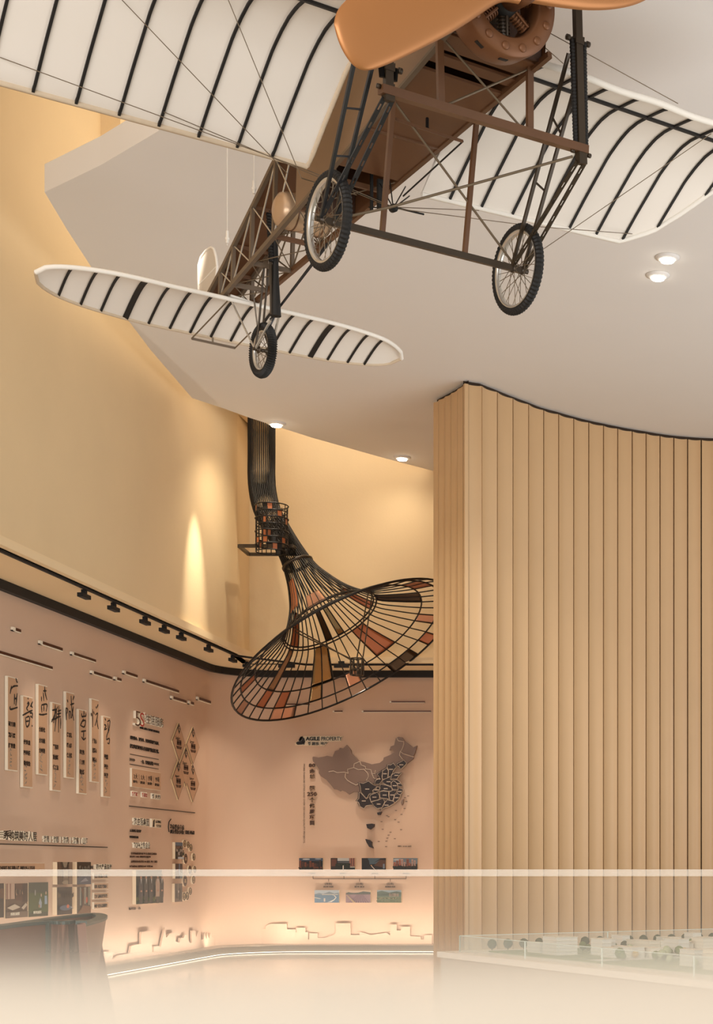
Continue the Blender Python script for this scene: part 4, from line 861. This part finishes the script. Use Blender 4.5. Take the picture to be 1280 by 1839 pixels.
o, a = picture(WL, 7.5, 48.5, 1587, 1649.5, .012, [((180, 152, 132), R_(.02, .55, .42, 1)), ((130, 90, 74), R_(.05, .55, .1, 1)), ((130, 90, 74), R_(.2, .55, .24, 1)), ((86, 56, 42), R_(.44, .5, .76, 1)), ((60, 44, 36), R_(.76, .45, 1, 1)), ((190, 176, 156), [(.05, .3), (.4, .4), (.66, .3), (.3, .22)]), ((186, 172, 152), [(.7, .28), (.9, .42), (.98, .36), (.8, .22)]), ((110, 90, 76), R_(0, 0, 1, .18))]+blobs(43, .45, .75, .75, .04, [(150, 120, 96), (60, 44, 36), (84, 60, 46)], 10, 2), 'photograph of a bright bedroom with a caption, second from the left edge', bgc=(92, 72, 60))
txt_on(o, a, WL, '所想自相贺', (19, 35, 1639, 1644.5), .026, M_WHITE, .01)
o, a = picture(WL, 49.5, 86, 1585, 1647, .012, [((66, 74, 66), R_(0, .7, 1, 1)), ((74, 88, 58), R_(0, .12, 1, .7)), ((150, 160, 172), [(.55, .25), (.5, .4), (.58, .55), (.66, .4), (.64, .25)]), ((140, 160, 180), [(.8, .35), (.8, .6), (.92, .6), (.94, .35)]), ((190, 160, 140), EL(.62, .62, .03, .05)), ((190, 160, 140), EL(.86, .68, .03, .05)), ((150, 150, 144), EL(.3, .7, .03, .09)), ((150, 120, 96), EL(.5, .3, .05, .05))], 'photograph of two people on a green lawn with a caption, right of the bedroom photograph', bgc=(58, 64, 50))
txt_on(o, a, WL, '所享自喜乐', (60, 74.5, 1636, 1641.5), .026, M_WHITE, .01)
lettering(WL, '四大产品主张', (167.5, 196, 1551.5, 1561.5), 'bold raised heading right of the four-photograph block', side=M_WHITE, depth=.04, bold=.03, off=0)
for k, (s_, y) in enumerate((('礼遇 尊崇私人归境', 1573.5), ('精筑 纵览厅堂阔尺', 1592), ('艺术 品味美学享受', 1609.5), ('呵护 安享点滴健康', 1627))):
    o, a = board(WL, 165, 194.5, y-6.5, y+6, .03, M_PAN, 'pill_sign', ['topmost', 'second', 'third', 'lowest'][k]+' small tan sign in the stack right of the four-photograph block', 'sign', 'small stacked signs on the left wall')
    txt_on(o, a, WL, s_, (169.5, 192.5, y-3, y+3.5), .034, M_INK, .015)
lettering(WL, '新经济一百', (231, 252, 1630, 1634.5), 'small caption under the photograph of five people', mt=M_INKB, bold=0)
# ------------------------------------------------------------------ back wall map and logo
M_MG = mat('map_grey', (128, 104, 90), .5); M_MD = mat('map_dark', (36, 20, 16), .45); M_ML = mat('map_line', (196, 176, 156), .5)
zx = lambda x, y: (590+x*.140625, 1310+y*.140625)     # reading scale of the map close-up
def bpoly(pts, off): return [BW(*zx(x, y), off) for x, y in pts]
mp = empty('wall_map', (0, 0, 0))
tag(mp, 'raised map in grey and dark brown pieces on the back wall', 'map')
west = [(-195,370),(-190,350),(-120,362),(-60,352),(-10,340),(60,352),(90,280),(140,262),(155,238),(195,245),(240,200),(290,262),(300,310),(380,385),(400,408),(470,420),(560,448),(660,430),(705,395),(712,362),(790,330),(850,298),(820,262),(785,268),(800,220),(845,205),(865,115),(900,97),(945,105),(975,150),(1050,205),(1085,235),(1135,208),(1110,300),(1085,350),(1090,375),(1040,410),(1005,440),(960,395),(900,430),(870,450),(860,490),(760,460),(750,490),(690,520),(650,580),(640,610),(600,650),(585,690),(520,665),(480,690),(400,680),(410,800),(330,795),(265,830),(230,800),(180,778),(155,790),(120,772),(80,765),(30,700),(-25,640),(-90,600),(-115,560),(-110,520),(-150,450),(-190,410)]
MB().prism(bpoly(west, .012)[::1], Vector((0, -.06, 0))).build('map_western_piece', M_MG, mp)
prov = {
 'a': [(870,440),(960,390),(995,430),(985,450),(920,510),(895,470),(875,470)],
 'b': [(755,450),(790,455),(825,430),(865,480),(840,510),(820,540),(800,600),(760,600),(765,530),(745,500)],
 'c': [(690,530),(750,485),(765,520),(750,620),(690,640),(680,600)],
 'd': [(800,580),(850,555),(900,560),(940,550),(900,590),(870,635),(800,635)],
 'e': [(690,645),(780,605),(790,640),(830,655),(795,680),(800,725),(740,710),(690,680)],
 'f': [(620,570),(690,520),(680,660),(640,700),(585,700),(600,650),(650,620)],
 'g': [(835,660),(870,640),(910,670),(945,715),(920,735),(880,720),(880,690)],
 'h': [(800,680),(830,655),(880,690),(880,735),(890,770),(820,770),(800,730)],
 'i': [(660,700),(730,710),(805,740),(810,785),(760,790),(700,780),(640,790)],
 'j': [(620,730),(660,745),(640,790),(590,815),(560,780),(600,770)],
 'k': [(385,678),(440,690),(510,660),(560,700),(620,730),(560,780),(565,820),(520,820),(485,878),(460,860),(410,800),(405,730)],
 'l': [(890,745),(950,765),(945,800),(915,835),(880,820),(870,790)],
 'm': [(650,800),(700,785),(765,795),(765,850),(770,890),(700,880),(655,870)],
 'n': [(775,800),(820,775),(875,790),(840,830),(820,910),(780,905),(770,850)],
 'o': [(845,835),(880,820),(920,840),(900,890),(850,935),(825,910)],
 'p': [(530,840),(620,800),(650,850),(640,900),(540,920),(525,880)],
 'q': [(390,800),(430,830),(480,885),(525,860),(540,930),(570,960),(480,975),(450,1010),(400,985),(380,930),(355,915),(385,880)],
 'r': [(550,925),(690,880),(715,925),(680,1000),(620,1010),(580,980)],
 's': [(720,930),(750,900),(820,915),(845,940),(790,975),(690,1010),(670,1035),(665,1020),(700,970)]}
for k, v_ in prov.items():
    MB().prism(bpoly(v_, .02), Vector((0, -.08, 0))).build('map_province', M_MD, mp)
for v_ in ([(630,1065),(685,1052),(670,1090),(640,1095)], [(492,1212),(560,1205),(590,1208),(588,1240),(545,1278),(505,1260)], [(480,1400),(530,1412),(560,1440),(560,1480),(580,1518),(530,1500),(495,1440)]):
    MB().prism(bpoly(v_, .012), Vector((0, -.09, 0))).build('map_island', M_MD, mp)
MB().prism(bpoly([(945,900),(965,888),(960,940),(940,970),(930,940)], .012), Vector((0, -.06, 0))).build('map_island', M_MG, mp)
m = MB()
for ln in ([(0,540),(60,530),(110,552),(200,545),(250,560)], [(250,560),(240,510),(320,488),(325,440),(400,408)], [(320,488),(380,515),(450,508),(500,560),(510,600),(480,650),(510,665)], [(215,560),(210,610),(240,650),(290,680),(350,712),(385,690)], [(400,408),(415,455),(470,475),(470,505),(540,515),(550,560),(590,570),(600,520)], [(550,560),(575,620),(600,630)], [(870,105),(890,145),(960,155),(960,190),(935,260),(915,280),(950,310),(1050,340),(1090,350)], [(915,280),(905,330),(950,390)], [(405,690),(410,800)]):
    m.tube([BW(*zx(x, y), .076) for x, y in ln], .009, 4)
m.build('map_border_lines', M_ML, mp)
m = MB()
for k, v_ in prov.items():
    P_ = bpoly(v_, .103); m.tube(P_, .006, 4, closed=True)
    cx_ = sum(x for x, y in v_)/len(v_); cy_ = sum(y for x, y in v_)/len(v_); q = BW(*zx(cx_, cy_), .103)
    m.bb((q.x-.035, q.y-.003, q.z-.008), (q.x+.035, q.y, q.z+.008))
m.build('map_border_lines', M_ML, mp)
m = MB()
for x, y in ((745,1102),(765,1115),(860,1035),(850,1152),(892,1183),(975,870),(1015,850),(733,1495),(690,1275),(925,1280),(845,1395),(790,1312),(765,1350),(748,1388),(737,1427),(640,1430),(930,1085),(970,1010),(992,920),(675,1178)):
    q = BW(*zx(x, y), .004); m.bb((q.x-.018, q.y-.003, q.z-.006), (q.x+.018, q.y, q.z+.006))
tag(m.build('sea_notes', M_MG), 'scatter of tiny marks for islands right of the map', 'marking')
lettering(WB, '审图号：GS 2019 1822号', (714, 738.5, 1518.5, 1521), 'tiny note at the lower right of the map', bold=0, mt=M_INKB)
lg = empty('company_sign', (0, 0, 0)); tag(lg, 'dark petal emblem with AGILE PROPERTY lettering at the upper left of the back wall', 'sign')
for pts in ([(533,1334.5),(536,1332),(543,1331),(548,1334),(545,1337),(536,1337.6)], [(538,1330),(540,1325),(545,1322.5),(542,1329.5)], [(538.5,1331),(541,1326.5),(541,1323.5),(545,1322.5),(546,1325),(541.5,1331)], [(546.5,1325),(548,1326),(549.5,1332),(547.5,1338),(543,1330.5)]):
    MB().prism([BW(x-1.5, y, .03) for x, y in pts], Vector((0, -.02, 0))).build('emblem_petal', M_INK, lg)
MB().prism([BW(x, y, .0) for x, y in ((545, 1322), (616, 1322), (613, 1331.5), (590, 1332), (583, 1340), (531, 1339), (530, 1335))], Vector((0, -.03, 0))).build('backing', M_SIDE, lg)
addtext(MB(), WB, 'AGILE', (549, 574, 1323.2, 1330), .03, .012, 0, 0, .035).build('bold_letters', M_INK, lg, rec=False)
addtext(MB(), WB, 'PROPERTY', (577, 614, 1323.2, 1330), .03, .012, 0, 0, .0).build('light_letters', M_INK, lg, rec=False)
addtext(MB(), WB, '雅居乐', (553, 573, 1332.5, 1338.5), .03, .012, 0, 0, .02).build('bold_letters', M_INK, lg, rec=False)
addtext(MB(), WB, '地产', (575.5, 588, 1332.5, 1338), .03, .012, 0, 0, .0).build('light_letters', M_INK, lg, rec=False)
vt = empty('vertical_slogan', (0, 0, 0)); tag(vt, 'bold brown vertical slogan with 80 and 250 on the back wall', 'lettering')
for s_, bx in (('80', (555, 566.5, 1371.5, 1378)), ('余', (556, 566, 1381, 1389)), ('城', (556.5, 566, 1391, 1399)), ('超', (556, 566, 1411, 1420)), ('250', (552, 569.5, 1422.5, 1430)), ('个', (556, 566, 1432, 1441)), ('优', (556, 565.5, 1443, 1451)), ('质', (556, 565.5, 1453.5, 1461.5)), ('项', (556, 565.5, 1464, 1472)), ('目', (557, 565, 1474, 1482))):
    addtext(MB(), WB, s_, bx, .0, .03, 0, 1, .03).build('character', [M_INKB, M_SIDE], vt, rec=False)
v, f, ed = textmesh('MORE THAN 80 CITIES AND OVER 250 HIGH-QUALITY PROJECTS', .0)
a = BW(543.5, 1372, .004); b = BW(543.5, 1514, .004); w_ = BW(547.5, 1372, .004)
tag(MB().add([a+(b-a)*x+(w_-a)*y for x, y in v], f).build('wall_lettering', M_INKB, rec=False), 'thin English line running down the wall left of the vertical slogan', 'lettering')
for k, (x, c_) in enumerate(((560, '海棠湾'), (616, '雅居乐'), (673, '清水湾'), (729, '翠湖湾'))):
    lettering(WB, c_, (x-6, x+6, 1567.5, 1570), 'tiny caption below the %s photograph of the upper row' % ['leftmost', 'second', 'third', 'rightmost'][k], bold=.01)
m = MB()
def bl(x0, y0, x1, y1, w_=.008): m.bar(BW(x0, y0, .004), BW(x1, y1, .004), w_, .004, (0, 1, 0))
bl(562, 1578.3, 729, 1578.3)
for x in (562, 617.5, 673, 729): bl(x, 1578.3, x, 1572.5)
for x in (590, 645.5, 700.5): bl(x, 1578.3, x, 1583)
tl = m.build('connector_diagram', M_INKB); tag(tl, 'thin bracket diagram linking upper and lower photographs', 'diagram')
for k, (x, a_, b_2) in enumerate(((589.5, '[海南]', '清水湾 月亮湾'), (645.5, '[云南]', '腾冲 原乡'), (700.5, '[云南]', '西双版纳 林语'))):
    od = ['left', 'middle', 'right'][k]
    lettering(WB, a_, (x-6, x+6, 1585.5, 1589.5), f'bracketed place name above the {od} photograph of the lower row', bold=.0, mt=M_INKB)
    lettering(WB, b_2, (x-9, x+9, 1591, 1594), f'small line above the {od} photograph of the lower row', bold=.01, mt=M_INKB)
# skyline reliefs at the foot of the walls
def skyline(wall, pts, y0, label, off0=.02, D=.03):
    top = [wall.pt(x, y, off0) for x, y in pts]; a = wall.pt(pts[0][0], y0[0], off0); b = wall.pt(pts[-1][0], y0[1], off0)
    return tag(MB().prism([a]+top+[b], wall.n()*D).build('skyline_relief', M_LOWER), label, 'relief')
bs = [(471,1668),(478,1668),(478,1663),(485,1659),(516,1659),(516,1669),(533,1669),(533,1674),(532,1674),(532,1666),(549,1666),(549,1674),(554,1674),(554,1687),(556,1687),(556,1676),(571,1676),(571,1684),(586,1684),(603,1677),(603,1658),(630,1658),(630,1679),(646,1679),(646,1673),(666,1679),(694,1675),(701,1680),(701,1660),(713,1660),(713,1671),(720,1671),(720,1664),(737,1664),(737,1681),(756,1682),(756,1687),(762,1687),(762,1679),(776,1679)]
skyline(WB, bs, (1698, 1698), 'low city skyline cut-out along the foot of the back wall')
zl = lambda x, y: (x/3.048, 1440+y/3.048)
ls = [zl(*p) for p in [(545,820),(605,820),(605,862),(640,840),(700,830),(706,790),(730,782),(760,778),(762,712),(818,706),(822,822),(830,822),(830,790),(866,790),(868,800),(880,740),(892,690),(900,745),(918,720),(948,718),(950,765),(972,770),(974,745),(995,745),(1000,728),(1014,726),(1016,745),(1028,772),(1040,772),(1040,705),(1060,705),(1064,740),(1076,706),(1090,740),(1092,755),(1105,750),(1110,715),(1120,752),(1125,715),(1134,750),(1142,718),(1152,740),(1172,745)]]
skyline(WL, ls, (1732, 1698), 'low city skyline cut-out along the foot of the left wall')
# ------------------------------------------------------------------ reception desk
M_DESK = mat('desk_copper', (128, 86, 66), .35, metal=.15, noise=.06, nscale=2)
M_DTR = mat('desk_teal_trim', (54, 74, 70), .4)
M_DTOP = mat('desk_top', (222, 206, 180), .3)
dk = empty('reception_desk', (-5.0, 11.3, 0)); DO = dk.location
tag(dk, 'curved copper-coloured reception desk with dark teal edging at the lower left', 'desk')
def curved(path, z0, z1, lean, th, name, trim=True):
    n = len(path); rows = []; rows2 = []; inn = []
    for i, (x, y) in enumerate(path):
        a = Vector(path[max(0, i-1)]); b = Vector(path[min(n-1, i+1)]); t = (b-a).normalized(); nn = Vector((t.y, -t.x))
        r = []; r2 = []
        for k in range(7):
            q = k/6; z = z0+(z1-z0)*q; o_ = nn*(-lean*(1-q)**1.2); r.append(Vector((x+o_.x, y+o_.y, z))-DO); r2.append(Vector((x+o_.x-nn.x*th, y+o_.y-nn.y*th, z))-DO)
        rows.append(r); rows2.append(r2)
    m = MB(); m.strip(rows); m.strip(rows2)
    m.strip([[rows[0][k], rows2[0][k]] for k in range(7)]); m.strip([[rows[-1][k], rows2[-1][k]] for k in range(7)])
    m.build(name, M_DESK, dk)
    m = MB(); tp = [(r[-1]+r2[-1])/2 for r, r2 in zip(rows, rows2)]
    for a, b in zip(tp, tp[1:]): m.bar(a, b, th+.015, .02)
    m.build('edge_trim', M_DTR, dk)
def sm(pts, n=6):
    out = []
    for i in range(len(pts)-1):
        k = [pts[max(0, min(len(pts)-1, i+j))] for j in (-1, 0, 1, 2)]
        for q in range(n): out.append(tuple(cr(k[0][j], k[1][j], k[2][j], k[3][j], q/n) for j in range(2)))
    return out+[pts[-1]]
def DP(px, py, h=1.1): d = (EYE-h)*F/(py-1556); return ((px-1275)/F*d, d)
rear = sm([DP(-60, 1668), DP(0, 1662.5), DP(60, 1654), DP(100, 1648), DP(145, 1643), DP(174, 1641.5), DP(190, 1645), DP(187, 1651), DP(165, 1658), DP(139, 1665)])
curved(rear[::-1], 0, 1.1, .22, .07, 'rear_shell')
front = sm([DP(138, 1666, 1.12), DP(136, 1661, 1.13), DP(115, 1657.5, 1.15), DP(88, 1657, 1.15), DP(40, 1661, 1.15), DP(-5, 1667, 1.15), DP(-60, 1676, 1.15)])
curved(front[::-1], 0, 1.15, .12, .05, 'front_shell')
a = DP(89, 1657, 1.15); tt = Vector((a[0], a[1]-.02, 0))-DO
MB().bar(tt+Vector((0, 0, 1.15)), tt+Vector((-.05, .12, .02)), .022, .03, (0, 1, 0)).build('seam_trim', M_DTR, dk)
MB().prism([Vector((x, y, 1.0))-DO for x, y in [DP(30, 1661), DP(100, 1651), DP(145, 1645), DP(172, 1643.5), DP(184, 1646.5), DP(180, 1651), DP(150, 1660), DP(120, 1668)]], (0, 0, .03)).build('worktop', M_DTOP, dk)
# ------------------------------------------------------------------ scale model on its plinth table
A0 = Vector((-1.90, 11.0, 0)); e1 = Vector((1.915, -2.85, 0)).normalized(); e2 = Vector((2.85, 1.915, 0)).normalized()
mt0 = empty('scale_model_table', A0)
tag(mt0, 'long pale plinth table carrying a glass-fenced scale model of a housing estate', 'model')
M_TBL = mat('table_side', (196, 182, 164), .5); M_TOP = mat('table_top', (236, 226, 210), .3)
LA_, LB_ = 6.5, 5.0
q = lambda a, b, z=0: e1*a+e2*b+Vector((0, 0, z))
MB().prism([q(.0, .0), q(LA_, 0), q(LA_, LB_), q(0, LB_)], (0, 0, .86)).build('plinth_body', M_TBL, mt0)
MB().prism([q(-.02, -.02, .86), q(LA_, -.02, .86), q(LA_, LB_, .86), q(-.02, LB_, .86)], (0, 0, .04)).build('plinth_top', M_TOP, mt0)
M_GL = mat('clear_glass', (225, 236, 228), .02, trans=1); M_GL.node_tree.nodes['Principled BSDF'].inputs['IOR'].default_value = 1.2
def glass(name, alpha=.14, col=(214, 226, 214)):
    m_ = bpy.data.materials.new(name); m_.use_nodes = True; nt = m_.node_tree; nt.nodes.clear()
    o_ = nt.nodes.new('ShaderNodeOutputMaterial'); mx = nt.nodes.new('ShaderNodeMixShader'); t_ = nt.nodes.new('ShaderNodeBsdfTransparent'); g = nt.nodes.new('ShaderNodeBsdfPrincipled')
    g.inputs['Base Color'].default_value = srgb(*col); g.inputs['Roughness'].default_value = .1; mx.inputs[0].default_value = alpha
    nt.links.new(t_.outputs[0], mx.inputs[1]); nt.links.new(g.outputs[0], mx.inputs[2]); nt.links.new(mx.outputs[0], o_.inputs[0]); return m_
M_GLASS = glass('fence_glass'); M_GEDGE = glass('fence_glass_edge', .55, (230, 240, 228)); M_ACR = glass('acrylic_block', .8, (240, 234, 220))
def gpanel(a, b):
    g_ = MB(); g_.bar(q(*a, .955), q(*b, .955), .008, .11); o = g_.build('glass_fence_panel', M_GLASS, mt0)
    MB().bar(q(*a, 1.0125), q(*b, 1.0125), .01, .005).bar(q(*a, .9), q(*a, 1.012), .010, .010, (0, 1, 0)).build('glass_edge', M_GEDGE, o)
gl = [.1, 1.1, 2.1, 3.1, 4.1, 5.1, 6.3]
for a, b in zip(gl, gl[1:]): gpanel((a, .1), (b, .1))
gl = [.1, 1.3, 2.5, 3.7, 4.9]
for a, b in zip(gl, gl[1:]): gpanel((.1, a), (.1, b))
M_GRN = mat('model_lawn', (128, 140, 96), .9, noise=.35, nscale=9)
MB().prism([q(.25, .25, .9), q(LA_-.2, .25, .9), q(LA_-.2, LB_-.1, .9), q(.25, LB_-.1, .9)], (0, 0, .008)).build('model_lawn', M_GRN, mt0)
r_ = random.Random(3)
M_BLD = mat('model_building', (226, 216, 196), .4); M_ROAD = mat('model_road', (206, 200, 188), .6)
for a0, a1, b0, b1 in ((.25, 6.2, 1.0, 1.14), (.25, 6.2, 2.6, 2.72), (1.6, 1.72, .3, 4.8), (3.3, 3.42, .3, 4.8)):
    MB().prism([q(a0, b0, .908), q(a1, b0, .908), q(a1, b1, .908), q(a0, b1, .908)], (0, 0, .003)).build('model_road', M_ROAD, mt0)
def spot_on_table():
    while True:
        a, b = r_.uniform(.42, 3.6), r_.uniform(.42, 2.3)
        if a+1.5*b < 3.9: return a, b
for k in range(34):
    (a, b), w1, w2, hh = spot_on_table(), r_.uniform(.10, .2), r_.uniform(.06, .11), r_.uniform(.05, .12)
    bd = empty('model_building', q(a, b, .908)); bd.parent = mt0
    nfl = int(hh/.022); m = MB(); m.prism([e1*x*w1/2+e2*y*w2/2 for x, y in ((-1, -1), (1, -1), (1, 1), (-1, 1))], (0, 0, hh)); m.build('tower', M_ACR if k % 3 else M_BLD, bd)
    m = MB()
    for j in range(nfl+1): m.prism([e1*x*w1*.52+e2*y*w2*.53+Vector((0, 0, j*hh/max(1, nfl))) for x, y in ((-1, -1), (1, -1), (1, 1), (-1, 1))], (0, 0, .003))
    m.build('floor_slabs', M_BLD, bd)
M_TR = [mat('model_tree_dark', (74, 80, 56), .9), mat('model_tree_green', (104, 118, 68), .9), mat('model_tree_autumn', (196, 160, 92), .9), mat('model_tree_pale', (168, 172, 136), .9)]
def mtree(a, b, r, mt_):
    m = MB(); m.rev((0, 0, r*1.2), (0, 0, 1), [(0, -r), (r*.6, -r*.75), (r*.98, -r*.1), (r*.8, r*.6), (r*.3, r*.95), (0, r)], 9); m.tube([(0, 0, 0), (0, 0, r*.4)], r*.12, 5)
    o = m.build('model_tree', mt_, mt0); o.location = q(a, b, .908)
for k in range(20): mtree(.2, .3+k*.125, .036, M_TR[0])
for k in range(70): mtree(*spot_on_table(), r_.uniform(.018, .036), M_TR[r_.choice((0, 1, 1, 1, 2, 3))])
# ------------------------------------------------------------------ glass screen in the foreground, frosted towards the floor
gd = 3.0; gz = EYE-11/F*gd
scr = empty('glass_screen', (0, gd, 0)); tag(scr, 'frosted glass screen with a pale rail along its top, crossing the whole foreground', 'screen')
fm = bpy.data.materials.new('frosted_gradient_glass'); fm.use_nodes = True; nt = fm.node_tree; nt.nodes.clear()
out = nt.nodes.new('ShaderNodeOutputMaterial'); mx = nt.nodes.new('ShaderNodeMixShader'); tr = nt.nodes.new('ShaderNodeBsdfTransparent')
df = nt.nodes.new('ShaderNodeBsdfDiffuse'); tl_ = nt.nodes.new('ShaderNodeBsdfTranslucent'); m2 = nt.nodes.new('ShaderNodeMixShader')
for n_ in (df, tl_): n_.inputs['Color'].default_value = srgb(226, 216, 200)
tc = nt.nodes.new('ShaderNodeTexCoord'); sp_ = nt.nodes.new('ShaderNodeSeparateXYZ'); rp_ = nt.nodes.new('ShaderNodeValToRGB'); mr = nt.nodes.new('ShaderNodeMapRange')
mr.inputs[1].default_value = EYE-283/F*gd-.02; mr.inputs[2].default_value = gz
nt.links.new(tc.outputs['Object'], sp_.inputs[0]); nt.links.new(sp_.outputs['Z'], mr.inputs[0]); nt.links.new(mr.outputs[0], rp_.inputs[0])
rp_.color_ramp.interpolation = 'B_SPLINE'; el = rp_.color_ramp.elements; el[0].position = 0; el[0].color = (.97,)*3+(1,); el[1].position = 1; el[1].color = (.08,)*3+(1,)
for pos, vv in ((.15, .95), (.33, .76), (.48, .34), (.65, .13), (.8, .1)):
    e_ = el.new(pos); e_.color = (vv,)*3+(1,)
nt.links.new(rp_.outputs['Color'], mx.inputs[0]); nt.links.new(tr.outputs[0], mx.inputs[1]); nt.links.new(m2.outputs[0], mx.inputs[2])
nt.links.new(df.outputs[0], m2.inputs[1]); nt.links.new(tl_.outputs[0], m2.inputs[2]); nt.links.new(mx.outputs[0], out.inputs[0])
MB().add([(-3, 0, 0), (1.5, 0, 0), (1.5, 0, gz), (-3, 0, gz)], [(0, 1, 2, 3)]).build('frosted_pane', fm, scr, rec=False)
MB().bb((-3, -.006, gz-.007), (1.5, .006, gz+.006)).build('top_rail', glass('top_rail_acrylic', .3, (190, 178, 160)), scr)
